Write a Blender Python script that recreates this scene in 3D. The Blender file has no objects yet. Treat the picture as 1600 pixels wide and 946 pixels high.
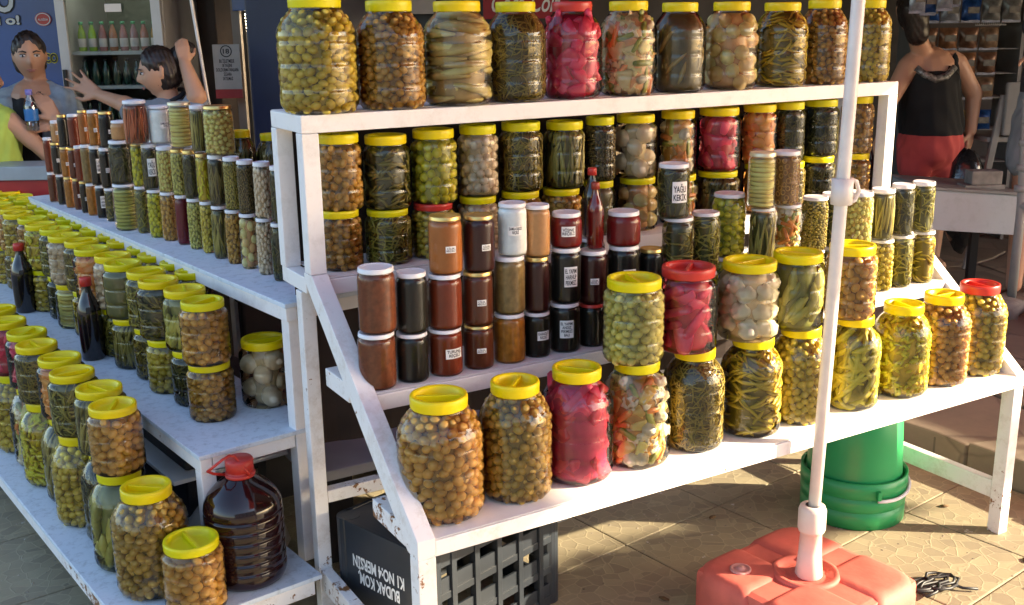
import bpy, bmesh, math, random
import numpy as np
from mathutils import Vector, Matrix, Euler
R = math.radians
sc = bpy.context.scene
C = sc.collection

# ------------------------------------------------------------------ camera, light, exposure
cam_d = bpy.data.cameras.new('camera')
cam = bpy.data.objects.new('camera', cam_d); C.objects.link(cam)
cam_d.sensor_width = 36.0; cam_d.lens = 36.0 * 1647.45 / 1600.0; cam_d.clip_end = 500; cam_d.clip_start = 0.05
_c = np.array([[0.8601, -0.1419, 0.4888], [-0.5090, -0.2136, 0.8337], [-0.0140, -0.9666, -0.2561]])  # columns: right, down, forward in the world
_m = Matrix(((0.8601, 0.1419, -0.4888), (-0.5090, 0.2136, -0.8337), (-0.0140, 0.9666, 0.2561)))
cam.matrix_world = Matrix.Translation((0, 0, 1.5)) @ _m.to_4x4()
sc.camera = cam

SUN_EL, SUN_AZ = R(22.0), R(126.9)
world = bpy.data.worlds.new('World'); sc.world = world; world.use_nodes = True
wn = world.node_tree
sky = wn.nodes.new('ShaderNodeTexSky'); sky.sky_type = 'NISHITA'; sky.sun_disc = False
sky.sun_elevation = SUN_EL; sky.sun_rotation = SUN_AZ; sky.air_density = 1.0; sky.dust_density = 1.5
bg = wn.nodes['Background']; bg.inputs[1].default_value = 0.125
wn.links.new(sky.outputs[0], bg.inputs[0])
sun_d = bpy.data.lights.new('sun', 'SUN'); sun = bpy.data.objects.new('sun', sun_d); C.objects.link(sun)
sun_d.energy = 5.0; sun_d.angle = R(0.55); sun_d.color = (1.0, 0.84, 0.60)
sun.rotation_euler = Vector((-0.8, 0.6, -0.404)).to_track_quat('-Z', 'Y').to_euler()
sun.location = (8, -6, 6)
sc.view_settings.view_transform = 'Standard'; sc.view_settings.look = 'None'
sc.view_settings.exposure = 2.0; sc.view_settings.gamma = 1.0
sc.cycles.transparent_max_bounces = 24; sc.cycles.max_bounces = 8; sc.cycles.glossy_bounces = 3
sc.cycles.use_denoising = True; sc.cycles.sample_clamp_indirect = 6
rnd = random.Random(7)

# ------------------------------------------------------------------ helpers
def tag(o, label=None, cat=None, group=None, kind=None):
    if label: o['label'] = label
    if cat: o['category'] = cat
    if group: o['group'] = group
    if kind: o['kind'] = kind
    return o
def empty(name, loc=(0, 0, 0), rz=0, label=None, cat=None, group=None):
    o = bpy.data.objects.new(name, None); C.objects.link(o); o.location = loc; o.rotation_euler = (0, 0, rz)
    o.empty_display_size = 0.05
    return tag(o, label, cat, group)
def link(name, me, parent=None, m=None, mat=None):
    if m is not None and not me.materials: me.materials.append(m)
    o = bpy.data.objects.new(name, me); C.objects.link(o)
    if parent is not None: o.parent = parent
    if mat is not None: o.matrix_local = mat
    return o
def mesh_np(name, V, F, mat=None, smooth=True, attr=None):
    me = bpy.data.meshes.new(name)
    V = np.asarray(V, dtype=np.float32)
    if isinstance(F, np.ndarray):
        n, k = F.shape
        me.vertices.add(len(V)); me.vertices.foreach_set('co', V.ravel())
        me.loops.add(n * k); me.loops.foreach_set('vertex_index', F.astype(np.int32).ravel())
        me.polygons.add(n); me.polygons.foreach_set('loop_start', np.arange(0, n * k, k, dtype=np.int32))
        me.update(calc_edges=True)
    else:
        me.from_pydata(V.tolist(), [], F); me.update()
    if smooth: me.polygons.foreach_set('use_smooth', np.ones(len(me.polygons), dtype=bool))
    if attr is not None:
        a = me.attributes.new('v', 'FLOAT', 'POINT'); a.data.foreach_set('value', np.asarray(attr, dtype=np.float32))
    if mat: me.materials.append(mat)
    return me
class MB:
    """collects boxes, bars, tubes and lathes into one mesh"""
    def __init__(s): s.v = []; s.f = []
    def add(s, V, F):
        n = len(s.v); s.v += [tuple(map(float, p)) for p in V]; s.f += [tuple(i + n for i in f) for f in F]; return s
    def box(s, x0, y0, z0, x1, y1, z1):
        return s.add([(x0,y0,z0),(x1,y0,z0),(x1,y1,z0),(x0,y1,z0),(x0,y0,z1),(x1,y0,z1),(x1,y1,z1),(x0,y1,z1)],
                     [(0,3,2,1),(4,5,6,7),(0,1,5,4),(1,2,6,5),(2,3,7,6),(3,0,4,7)])
    def bar(s, p, q, w, h, up=(0, 0, 1)):
        p = Vector(p); q = Vector(q); d = (q - p).normalized(); u = Vector(up); sd = d.cross(u).normalized(); u = sd.cross(d).normalized()
        V = [e + sd * a * w / 2 + u * b * h / 2 for e in (p, q) for a, b in ((-1,-1),(1,-1),(1,1),(-1,1))]
        return s.add(V, [(0,1,2,3),(7,6,5,4),(0,4,5,1),(1,5,6,2),(2,6,7,3),(3,7,4,0)])
    def tube(s, pts, r, n=8, cap=True):
        pts = [Vector(p) for p in pts]; rs = r if isinstance(r, (list, tuple)) else [r] * len(pts)
        V = []; F = []; prev = None
        for i, p in enumerate(pts):
            d = (pts[min(i + 1, len(pts) - 1)] - pts[max(i - 1, 0)]).normalized()
            if prev is None: a = d.orthogonal().normalized()
            else:
                a = prev - d * prev.dot(d); a = a.normalized() if a.length > 1e-6 else d.orthogonal().normalized()
            prev = a; b = d.cross(a)
            for k in range(n):
                t = 2 * math.pi * k / n; V.append(p + (a * math.cos(t) + b * math.sin(t)) * rs[i])
        for i in range(len(pts) - 1):
            for k in range(n):
                F.append((i*n+k, i*n+(k+1) % n, (i+1)*n+(k+1) % n, (i+1)*n+k))
        if cap: F.append(tuple(range(n))[::-1]); F.append(tuple((len(pts)-1)*n + k for k in range(n)))
        return s.add(V, F)
    def lathe(s, prof, n=24, c=(0, 0, 0)):
        V = []; F = []
        for (r, z) in prof:
            for k in range(n):
                t = 2 * math.pi * k / n; V.append((c[0] + r * math.cos(t), c[1] + r * math.sin(t), c[2] + z))
        for i in range(len(prof) - 1):
            for k in range(n): F.append((i*n+k, i*n+(k+1) % n, (i+1)*n+(k+1) % n, (i+1)*n+k))
        return s.add(V, F)
    def mesh(s, name, m, smooth=False, bevel=0):
        me = bpy.data.meshes.new(name); me.from_pydata(s.v, [], s.f); me.update()
        bm = bmesh.new(); bm.from_mesh(me); bmesh.ops.recalc_face_normals(bm, faces=bm.faces)
        if bevel: bmesh.ops.bevel(bm, geom=list(bm.edges), offset=bevel, segments=2, profile=0.6, affect='EDGES', clamp_overlap=True)
        bm.to_mesh(me); bm.free()
        if smooth: me.shade_smooth()
        if m: me.materials.append(m)
        return me
    def build(s, name, m, parent=None, smooth=False, bevel=0, mat=None):
        return link(name, s.mesh(name, m, smooth, bevel), parent, None, mat)

# ------------------------------------------------------------------ materials
def newmat(name):
    m = bpy.data.materials.new(name); m.use_nodes = True
    return m, m.node_tree.nodes, m.node_tree.links, m.node_tree.nodes['Principled BSDF']
def ramp(nodes, stops):
    r = nodes.new('ShaderNodeValToRGB'); e = r.color_ramp.elements
    e[0].position = stops[0][0]; e[0].color = (*stops[0][1], 1); e[1].position = stops[-1][0]; e[1].color = (*stops[-1][1], 1)
    for p, c in stops[1:-1]: x = e.new(p); x.color = (*c, 1)
    return r
def plain(name, col, rough=0.5, metal=0.0, var=0.12, scale=9.0, bump=0.0, spec=0.5, bscale=60, coat=0, trans=0, det=4):
    m, N, L, b = newmat(name)
    tc = N.new('ShaderNodeTexCoord'); no = N.new('ShaderNodeTexNoise'); no.inputs['Scale'].default_value = scale; no.inputs['Detail'].default_value = det
    L.new(tc.outputs['Object'], no.inputs['Vector'])
    r = ramp(N, [(0.3, tuple(c * (1 - var) for c in col)), (0.7, tuple(min(1, c * (1 + var)) for c in col))])
    L.new(no.outputs[0], r.inputs[0]); L.new(r.outputs[0], b.inputs['Base Color'])
    b.inputs['Roughness'].default_value = rough; b.inputs['Metallic'].default_value = metal
    b.inputs['Specular IOR Level'].default_value = spec; b.inputs['Coat Weight'].default_value = coat
    if bump:
        n2 = N.new('ShaderNodeTexNoise'); n2.inputs['Scale'].default_value = bscale; L.new(tc.outputs['Object'], n2.inputs['Vector'])
        bp = N.new('ShaderNodeBump'); bp.inputs['Strength'].default_value = bump; bp.inputs['Distance'].default_value = 0.004
        L.new(n2.outputs[0], bp.inputs['Height']); L.new(bp.outputs[0], b.inputs['Normal'])
    if trans:
        t = N.new('ShaderNodeBsdfTranslucent'); t.inputs[0].default_value = (*col, 1); mx = N.new('ShaderNodeMixShader'); mx.inputs[0].default_value = trans
        L.new(b.outputs[0], mx.inputs[1]); L.new(t.outputs[0], mx.inputs[2]); L.new(mx.outputs[0], N['Material Output'].inputs[0])
    return m
def emit(name, col, s):
    m, N, L, b = newmat(name); b.inputs['Base Color'].default_value = (*col, 1)
    b.inputs['Emission Color'].default_value = (*col, 1); b.inputs['Emission Strength'].default_value = s; return m
def paint(name, col, dirt, amount, rust=(0.23, 0.10, 0.035), rust_amt=0.0, rough=0.42, streak=1.0, nscale=14):
    """worn metal paint: grime scratches and rust chips with shapes of their own"""
    m, N, L, b = newmat(name)
    tc = N.new('ShaderNodeTexCoord'); mp = N.new('ShaderNodeMapping'); mp.inputs['Scale'].default_value = (1, 1, streak)
    L.new(tc.outputs['Object'], mp.inputs[0])
    n1 = N.new('ShaderNodeTexNoise'); n1.inputs['Scale'].default_value = nscale; n1.inputs['Detail'].default_value = 10; n1.inputs['Roughness'].default_value = 0.75
    n2 = N.new('ShaderNodeTexNoise'); n2.inputs['Scale'].default_value = 42; n2.inputs['Detail'].default_value = 8; n2.inputs['Roughness'].default_value = 0.7
    n3 = N.new('ShaderNodeTexNoise'); n3.inputs['Scale'].default_value = 3.0; n3.inputs['Detail'].default_value = 3
    for n in (n1, n2, n3): L.new(mp.outputs[0], n.inputs['Vector'])
    r1 = ramp(N, [(0.5, (0, 0, 0)), (0.5 + 0.2, (1, 1, 1))]); L.new(n1.outputs[0], r1.inputs[0])
    mul = N.new('ShaderNodeMath'); mul.operation = 'MULTIPLY'; mul.inputs[1].default_value = amount; L.new(r1.outputs[0], mul.inputs[0])
    mx = N.new('ShaderNodeMix'); mx.data_type = 'RGBA'; mx.inputs[6].default_value = (*col, 1); mx.inputs[7].default_value = (*dirt, 1); L.new(mul.outputs[0], mx.inputs[0])
    add = N.new('ShaderNodeMath'); add.operation = 'ADD'; L.new(n2.outputs[0], add.inputs[0]); L.new(n3.outputs[0], add.inputs[1])
    t0 = 1.36 - rust_amt
    r2 = ramp(N, [(min(0.98, t0 / 2), (0, 0, 0)), (min(1.0, t0 / 2 + 0.012), (1, 1, 1))])
    hf = N.new('ShaderNodeMath'); hf.operation = 'MULTIPLY'; hf.inputs[1].default_value = 0.5; L.new(add.outputs[0], hf.inputs[0]); L.new(hf.outputs[0], r2.inputs[0])
    mx2 = N.new('ShaderNodeMix'); mx2.data_type = 'RGBA'; mx2.inputs[7].default_value = (*rust, 1); L.new(mx.outputs[2], mx2.inputs[6]); L.new(r2.outputs[0], mx2.inputs[0])
    L.new(mx2.outputs[2], b.inputs['Base Color']); b.inputs['Roughness'].default_value = rough
    bp = N.new('ShaderNodeBump'); bp.inputs['Strength'].default_value = 0.25; bp.inputs['Distance'].default_value = 0.001
    L.new(n1.outputs[0], bp.inputs['Height']); L.new(bp.outputs[0], b.inputs['Normal'])
    return m
def shell(name, tint, rough=0.05, base=0.03, k=1.0, ior=1.45):
    """clear jar wall: see-through with a glossy Fresnel skin"""
    m, N, L, b = newmat(name); N.remove(b)
    t = N.new('ShaderNodeBsdfTransparent'); t.inputs[0].default_value = (*tint, 1)
    g = N.new('ShaderNodeBsdfGlossy'); g.inputs['Roughness'].default_value = rough; g.inputs['Color'].default_value = (1, 1, 1, 1)
    fr = N.new('ShaderNodeFresnel'); fr.inputs[0].default_value = ior
    ma = N.new('ShaderNodeMath'); ma.operation = 'MULTIPLY_ADD'; ma.inputs[1].default_value = k; ma.inputs[2].default_value = base; ma.use_clamp = True
    L.new(fr.outputs[0], ma.inputs[0])
    mx = N.new('ShaderNodeMixShader'); L.new(ma.outputs[0], mx.inputs[0]); L.new(t.outputs[0], mx.inputs[1]); L.new(g.outputs[0], mx.inputs[2])
    tc = N.new('ShaderNodeTexCoord'); no = N.new('ShaderNodeTexNoise'); no.inputs['Scale'].default_value = 38; L.new(tc.outputs['Object'], no.inputs['Vector'])
    bp = N.new('ShaderNodeBump'); bp.inputs['Strength'].default_value = 0.25; bp.inputs['Distance'].default_value = 0.002
    L.new(no.outputs[0], bp.inputs['Height']); L.new(bp.outputs[0], g.inputs['Normal'])
    L.new(mx.outputs[0], N['Material Output'].inputs[0]); return m
def food(name, c1, c2, rough=0.35, spots=None, trans=0.0):
    """pieces of food: each piece has its own tone between c1 and c2"""
    m, N, L, b = newmat(name)
    at = N.new('ShaderNodeAttribute'); at.attribute_name = 'v'; oi = N.new('ShaderNodeObjectInfo')
    ad = N.new('ShaderNodeMath'); ad.operation = 'ADD'; L.new(at.outputs['Fac'], ad.inputs[0])
    om = N.new('ShaderNodeMath'); om.operation = 'MULTIPLY'; om.inputs[1].default_value = 0.6; L.new(oi.outputs['Random'], om.inputs[0]); L.new(om.outputs[0], ad.inputs[1])
    tc = N.new('ShaderNodeTexCoord'); no = N.new('ShaderNodeTexNoise'); no.inputs['Scale'].default_value = 90; L.new(tc.outputs['Object'], no.inputs['Vector'])
    nm = N.new('ShaderNodeMath'); nm.operation = 'MULTIPLY_ADD'; nm.inputs[1].default_value = 0.5; L.new(no.outputs[0], nm.inputs[0]); L.new(ad.outputs[0], nm.inputs[2])
    fr = N.new('ShaderNodeMath'); fr.operation = 'PINGPONG'; fr.inputs[1].default_value = 1.0; L.new(nm.outputs[0], fr.inputs[0])
    r = ramp(N, [(0.05, c1), (0.95, c2)]); L.new(fr.outputs[0], r.inputs[0]); L.new(r.outputs[0], b.inputs['Base Color'])
    b.inputs['Roughness'].default_value = rough
    if trans:
        t = N.new('ShaderNodeBsdfTranslucent'); L.new(r.outputs[0], t.inputs[0]); mx = N.new('ShaderNodeMixShader'); mx.inputs[0].default_value = trans
        L.new(b.outputs[0], mx.inputs[1]); L.new(t.outputs[0], mx.inputs[2]); L.new(mx.outputs[0], N['Material Output'].inputs[0])
    return m

M = {}
M['white'] = paint('white_paint', (0.82, 0.79, 0.78), (0.42, 0.38, 0.34), 0.35, rust_amt=0.05)
M['whiterust'] = paint('white_paint_rusty', (0.81, 0.78, 0.765), (0.45, 0.36, 0.28), 0.55, rust_amt=0.215)
M['board'] = paint('white_shelf_paint', (0.62, 0.68, 0.76), (0.16, 0.18, 0.21), 0.5, rust_amt=0.0, rough=0.5, nscale=38)
M['boardclean'] = paint('white_shelf_paint_clean', (0.80, 0.79, 0.78), (0.5, 0.47, 0.44), 0.25, rust_amt=0.03)
M['pet'] = shell('clear_plastic', (0.97, 0.96, 0.91), 0.04, 0.006, 1.0)
M['glass'] = shell('clear_glass', (0.97, 0.98, 0.96), 0.02, 0.0, 0.75, 1.45)
M['yellow'] = plain('yellow_plastic', (0.88, 0.74, 0.0), 0.33, var=0.05, scale=30, trans=0.12, bump=0.05)
_y = M['yellow'].node_tree; _oi = _y.nodes.new('ShaderNodeObjectInfo'); _hs = _y.nodes.new('ShaderNodeHueSaturation'); _pb = _y.nodes['Principled BSDF']
_mr = _y.nodes.new('ShaderNodeMapRange'); _mr.inputs[3].default_value = .485; _mr.inputs[4].default_value = .515; _y.links.new(_oi.outputs['Random'], _mr.inputs[0]); _y.links.new(_mr.outputs[0], _hs.inputs['Hue'])
_mv = _y.nodes.new('ShaderNodeMapRange'); _mv.inputs[3].default_value = 1.04; _mv.inputs[4].default_value = .84; _y.links.new(_oi.outputs['Random'], _mv.inputs[0]); _y.links.new(_mv.outputs[0], _hs.inputs['Value'])
_src = _pb.inputs['Base Color'].links[0].from_socket; _y.links.new(_src, _hs.inputs['Color']); _y.links.new(_hs.outputs[0], _pb.inputs['Base Color'])
_sn = _y.nodes.new('ShaderNodeTexNoise'); _sn.inputs['Scale'].default_value = 220; _sr = _y.nodes.new('ShaderNodeMapRange'); _sr.inputs[3].default_value = .22; _sr.inputs[4].default_value = .55; _y.links.new(_sn.outputs[0], _sr.inputs[0]); _y.links.new(_sr.outputs[0], _pb.inputs['Roughness'])
M['red'] = plain('red_plastic', (0.52, 0.035, 0.025), 0.35, var=0.06, scale=30)
M['redpale'] = plain('faded_red_plastic', (0.62, 0.13, 0.09), 0.5, var=0.12, scale=6, bump=0.15)
M['lidwhite'] = plain('white_enamel', (0.74, 0.73, 0.76), 0.35, var=0.04)
M['gold'] = plain('gold_tin', (0.66, 0.46, 0.16), 0.32, metal=0.85, var=0.1)
M['clearlid'] = plain('pale_tin', (0.70, 0.63, 0.42), 0.35, metal=0.4, var=0.1)
M['paper'] = plain('paper_sticker', (0.80, 0.78, 0.76), 0.7, var=0.03)
M['ink'] = plain('black_ink', (0.015, 0.014, 0.018), 0.6, var=0.0)
M['dark'] = plain('black_plastic', (0.012, 0.012, 0.014), 0.5, var=0.2)
M['inkwhite'] = plain('white_print', (0.72, 0.72, 0.70), 0.6, var=0.05)
'''content: (piece maker, colour a, colour b, brine colour)'''
FOOD = {
 'olive_tan': ((.30,.17,.045),(.47,.30,.095),(.10,.05,.015)), 'olive_green_tan': ((.24,.17,.04),(.38,.28,.075),(.08,.055,.012)),
 'olive_green': ((.30,.25,.045),(.48,.40,.085),(.12,.10,.018)), 'olive_brown': ((.22,.13,.035),(.38,.25,.07),(.07,.04,.012)),
 'olive_pale': ((.30,.31,.10),(.48,.46,.19),(.14,.13,.04)), 'olive_big_green': ((.28,.30,.03),(.46,.45,.05),(.11,.11,.015)),
 'nuts_pale': ((.56,.42,.14),(.70,.56,.24),(.32,.22,.06)), 'caper': ((.16,.16,.04),(.32,.29,.09),(.05,.05,.015)),
 'caper_dark': ((.06,.05,.025),(.15,.12,.055),(.03,.022,.01)), 'herb': ((.14,.12,.03),(.28,.24,.065),(.06,.05,.015)),
 'herb_dark': ((.035,.04,.016),(.10,.10,.035),(.02,.02,.008)), 'herb_green': ((.14,.15,.035),(.29,.28,.075),(.055,.055,.015)),
 'chili': ((.22,.18,.02),(.44,.38,.05),(.12,.10,.015)), 'chili_dark': ((.07,.075,.02),(.19,.17,.05),(.03,.028,.01)),
 'chili_yellow': ((.58,.45,.02),(.80,.64,.05),(.34,.25,.02)), 'pepper_green': ((.28,.26,.03),(.50,.46,.08),(.15,.14,.025)),
 'pepper_pale': ((.38,.28,.13),(.56,.44,.24),(.16,.10,.04)), 'beans': ((.15,.15,.05),(.30,.28,.10),(.06,.055,.018)),
 'beans_dark': ((.07,.065,.03),(.17,.15,.06),(.03,.026,.012)), 'beans_red': ((.30,.09,.05),(.42,.15,.09),(.22,.06,.035)),
 'beet': ((.42,.01,.055),(.68,.05,.14),(.22,.003,.03)), 'beet_red': ((.30,.008,.03),(.55,.05,.12),(.20,.003,.02)),
 'carrot': ((.58,.15,.035),(.72,.27,.09),(.30,.06,.012)), 'cauliflower': ((.60,.50,.36),(.76,.68,.54),(.34,.26,.16)),
 'garlic': ((.52,.42,.31),(.70,.61,.48),(.30,.21,.14)), 'onion': ((.55,.46,.31),(.70,.61,.45),(.25,.17,.08)),
 'onion_peach': ((.52,.31,.16),(.66,.46,.28),(.25,.12,.05)), 'mixed': ((.46,.25,.06),(.66,.50,.24),(.14,.10,.025)),
 'mixed_pink': ((.58,.32,.18),(.74,.54,.36),(.26,.12,.05)), 'brine_dark': ((.12,.10,.045),(.26,.22,.11),(.075,.055,.02)),
 'brine_green': ((.18,.20,.08),(.26,.26,.11),(.15,.155,.055)), 'cucumber': ((.17,.20,.05),(.36,.37,.12),(.09,.095,.03)),
 'slices': ((.46,.38,.13),(.62,.54,.25),(.24,.18,.06)), 'slices_green': ((.24,.27,.08),(.38,.40,.14),(.10,.11,.03)),
 'rings': ((.28,.15,.05),(.48,.36,.17),(.10,.045,.014)),
}
JAM = {'jam_fig': (.19,.055,.022), 'jam_black': (.016,.013,.011), 'jam_redbrown': (.22,.035,.012), 'jam_amber': (.42,.14,.03), 'jam_brown': (.13,.03,.012),
       'jam_darkred': (.05,.009,.009), 'jam_orange': (.40,.15,.02), 'jam_olive': (.27,.17,.06), 'jam_white': (.80,.80,.80), 'jam_peach': (.58,.30,.12),
       'jam_red': (.20,.008,.01), 'jam_crimson': (.15,.006,.02)}
up = lambda c, g: (min(.82, c[0] * g * 1.05), min(.8, c[1] * g * .93), min(.78, c[2] * g * .70))
WHITEK = ('cauliflower', 'garlic', 'onion')
upw = lambda c, g: tuple(min(.84, x * g * f) for x, f in zip(c, (1.06, 1.02, .98)))
FM = {k: food('food_' + k, (upw if k in WHITEK else up)(a, 1.45), (upw if k in WHITEK else up)(b, 1.75 if k not in WHITEK else 1.12), trans=0.25) for k, (a, b, c) in FOOD.items()}
FM['carrotpiece'] = food('food_carrot_piece', (.60,.17,.03), (.72,.26,.06)); FM['greenpiece'] = food('food_green_piece', (.14,.17,.03), (.36,.36,.06))
FM['redpiece'] = food('food_red_piece', (.42,.02,.02), (.6,.06,.05)); FM['whitepiece'] = food('food_white_piece', (.58,.50,.34), (.74,.66,.5), trans=0.1)
BM_ = {k: plain('brine_' + k, up(a, .55 if k[:4] in ('herb', 'bean') or k == 'chili_dark' else .72) if k != 'beet_red' else (.42, .018, .075), 0.4, var=0.25, scale=25) for k, (a, b, c) in FOOD.items()}
JM = {k: plain('filling_' + k, c, 0.42, var=0.3 if k in ('jam_fig','jam_orange','jam_olive') else 0.08, scale=60 if k != 'jam_fig' else 90, spec=0.25, bump=0.15 if k in ('jam_fig','jam_orange','jam_olive') else 0.0) for k, c in JAM.items()}
# ------------------------------------------------------------------ jars
PROF = {  # height and radius as fractions, from the foot to inside the lid
 'L': dict(R=.077, H=.25, lid=(.657, .026), p=[(0,.0),(0,.74),(.008,.83),(.03,.92),(.07,.985),(.10,1),(.18,1),(.205,.982),(.225,.982),(.25,1),(.40,1),(.425,.98),(.44,.98),(.465,1),(.60,1),(.62,.982),(.635,.985),(.66,1),(.70,.985),(.74,.945),(.78,.885),(.82,.80),(.85,.72),(.87,.665),(.885,.64),(.97,.63)], n=96),
 'M': dict(R=.056, H=.165, lid=(.875, .021), p=[(0,.0),(0,.82),(.012,.90),(.04,.965),(.08,1),(.24,1),(.27,.975),(.29,.975),(.32,1),(.52,1),(.545,.978),(.565,.978),(.59,1),(.75,1),(.78,.995),(.81,.965),(.835,.91),(.85,.86),(.865,.84),(.96,.83)], n=72),
 'G': dict(R=.037, H=.125, lid=(.93, .009), p=[(0,.0),(0,.84),(.015,.93),(.05,.99),(.08,1),(.80,1),(.85,.985),(.885,.94),(.905,.89),(.98,.87)], n=40),
 'T': dict(R=.035, H=.157, lid=(.90, .009), p=[(0,.0),(0,.78),(.02,.88),(.06,.965),(.12,1),(.76,1),(.83,.98),(.88,.92),(.91,.86),(.98,.84)], n=40),
 'S': dict(R=.040, H=.084, lid=(.90, .010), p=[(0,.0),(0,.80),(.03,.92),(.10,.99),(.18,1),(.70,1),(.78,.97),(.84,.90),(.87,.86),(.97,.84)], n=40),
}
def rin(pr, z):
    P = PROF[pr]; zs = [a for a, b in P['p'][1:]]; rs = [b for a, b in P['p'][1:]]
    # smooth out grooves: use max of neighbours
    return np.interp(z / P['H'], zs, rs) * P['R'] * 0.99
def shell_mesh(pr, mat):
    P = PROF[pr]; n = P['n']; Rr, H = P['R'], P['H']
    zs = np.array([a for a, b in P['p'][1:]]); rs = np.array([b for a, b in P['p'][1:]])
    m = 46 if pr in 'LM' else 20
    zz = np.unique(np.concatenate([zs, np.linspace(0, zs[-1], m)])); rr = np.interp(zz, zs, rs)
    th = np.linspace(0, 2 * np.pi, n, endpoint=False)
    T, Z = np.meshgrid(th, zz); Rg = np.repeat(rr[:, None], n, 1)
    if pr == 'L':
        w = np.exp(-((Z - .755) / .055) ** 4); Rg += .017 * w * np.abs(np.sin(12 * T + 26 * Z)) - .012 * w
        w = np.exp(-((Z - .10) / .05) ** 4); Rg += .012 * w * np.abs(np.sin(12 * T - 18 * Z)) - .008 * w
    if pr == 'M':
        w = np.exp(-((Z - .785) / .035) ** 4); Rg += .022 * w * np.abs(np.sin(18 * T)) - .016 * w
    V = np.stack([Rg * Rr * np.cos(T), Rg * Rr * np.sin(T), Z * H], -1).reshape(-1, 3)
    k = len(zz); i = np.arange(k - 1)[:, None] * n; j = np.arange(n)[None]
    F = np.stack([i + j, i + (j + 1) % n, i + n + (j + 1) % n, i + n + j], -1).reshape(-1, 4)
    V = np.vstack([V, [[0, 0, 0.0005]]]); me = mesh_np('jar_shell', V, F, mat)
    bm = bmesh.new(); bm.from_mesh(me); bm.verts.ensure_lookup_table(); c = bm.verts[len(V) - 1]
    for q in range(n): bm.faces.new((bm.verts[(q + 1) % n], bm.verts[q], c))
    bm.to_mesh(me); bm.free(); return me
def core_mesh(pr, inset, mat, top=.90, name='brine'):
    P = PROF[pr]; H = P['H']; pts = [(0.0, 0.004)]
    for z in np.linspace(0.004, H * top, 18): pts.append((max(.004, rin(pr, z) - inset), z))
    pts.append((0.0, H * top + .0005))
    return MB().lathe(pts, 32).mesh(name, mat, smooth=True)
def lid_meshes(pr, mat):
    P = PROF[pr]; r = P['R'] * P['lid'][0]; h = P['lid'][1]; H = P['H']; z0 = H - h
    if pr in 'LM':
        pts = [(r*.93, z0), (r*.985, z0 + .0008), (r, z0 + .003), (r, z0 + h*.45), (r*1.008, z0 + h*.5), (r*1.005, z0 + h - .004), (r*.985, z0 + h - .001), (r*.95, z0 + h), (r*.86, z0 + h - .0006), (r*.81, z0 + h - .004), (r*.77, z0 + h*.42), (r*.60, z0 + h*.36), (0.0005, z0 + h*.36)]
        a = MB().lathe(pts, 48).mesh('lid', mat, smooth=True)
        w = r * .78; b = MB()
        b.bar((-w, 0, z0 + h*.62), (w, 0, z0 + h*.62), .0065, h*.5); bar = b.mesh('grip_bar', mat, bevel=.0012)
        return a, bar
    pts = [(r*.95, z0 - .001), (r*1.01, z0), (r*1.02, z0 + .0015), (r, z0 + .003), (r, z0 + h - .0016), (r*.975, z0 + h - .0002), (r*.93, z0 + h), (r*.88, z0 + h - .0012), (r*.5, z0 + h - .0012), (0.0005, z0 + h - .001)]
    return MB().lathe(pts, 40).mesh('lid', mat, smooth=True), None

_bm = bmesh.new(); bmesh.ops.create_icosphere(_bm, subdivisions=2, radius=1.0)
ICO_V = np.array([v.co[:] for v in _bm.verts]); ICO_F = np.array([[v.index for v in f.verts] for f in _bm.faces]); _bm.free()
_bm = bmesh.new(); bmesh.ops.create_icosphere(_bm, subdivisions=3, radius=1.0)
ICO3_V = np.array([v.co[:] for v in _bm.verts]); ICO3_F = np.array([[v.index for v in f.verts] for f in _bm.faces]); _bm.free()
_bm = bmesh.new(); bmesh.ops.create_icosphere(_bm, subdivisions=1, radius=1.0)
ICO1_V = np.array([v.co[:] for v in _bm.verts]); ICO1_F = np.array([[v.index for v in f.verts] for f in _bm.faces]); _bm.free()

def darts(pr, size, gap, rng, top=.88, inset=None, tries=5000, flat=1.0):
    """random close packing of round pieces against the jar wall"""
    P = PROF[pr]; H = P['H']; inset = size if inset is None else inset
    pts = np.zeros((0, 3)); out = []
    zs = rng.uniform(size * .9, min(H * top, H - P['lid'][1] - size * 1.15), tries); ths = rng.uniform(0, 2 * np.pi, tries)
    # favour dense packing: sort so lower ones come first in waves
    for z, t in zip(zs, ths):
        r = max(.002, rin(pr, z) - inset); p = np.array([r * math.cos(t), r * math.sin(t), z])
        if len(pts) and np.min(((pts - p) ** 2).sum(1)) < (2 * size * gap) ** 2: continue
        pts = np.vstack([pts, p]); out.append((p, t))
    return out
def rotm(t, tilt, spin):
    return np.array(Matrix.Rotation(t, 3, 'Z') @ Matrix.Rotation(tilt, 3, 'X') @ Matrix.Rotation(spin, 3, 'Y'))
def strand(pr, rng, L, r0, ang, z0, t0, off, wob=.25, n=8, k=6, taper=True, top=.88):
    """a long piece lying against the inside of the jar wall"""
    H = PROF[pr]['H']; pts = []; t = t0; z = z0; a = ang; da = rng.normal(0, wob) / n
    for i in range(n):
        zc = min(max(z, r0 * 1.3), H * top); r = max(.003, rin(pr, zc) - off - r0)
        pts.append((r * math.cos(t), r * math.sin(t), zc)); s = L / (n - 1)
        t += s * math.cos(a) / max(r, .01); z += s * math.sin(a); a += da + rng.normal(0, wob * .25)
    rs = []
    for i in range(n):
        f = i / (n - 1); rs.append(r0 * (max(.12, math.sin(math.pi * (f * .80 + .12))) if taper else (.8 if i in (0, n - 1) else 1.0)))
    mb = MB(); mb.tube(pts, rs, k); return np.array(mb.v), mb.f
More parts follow.
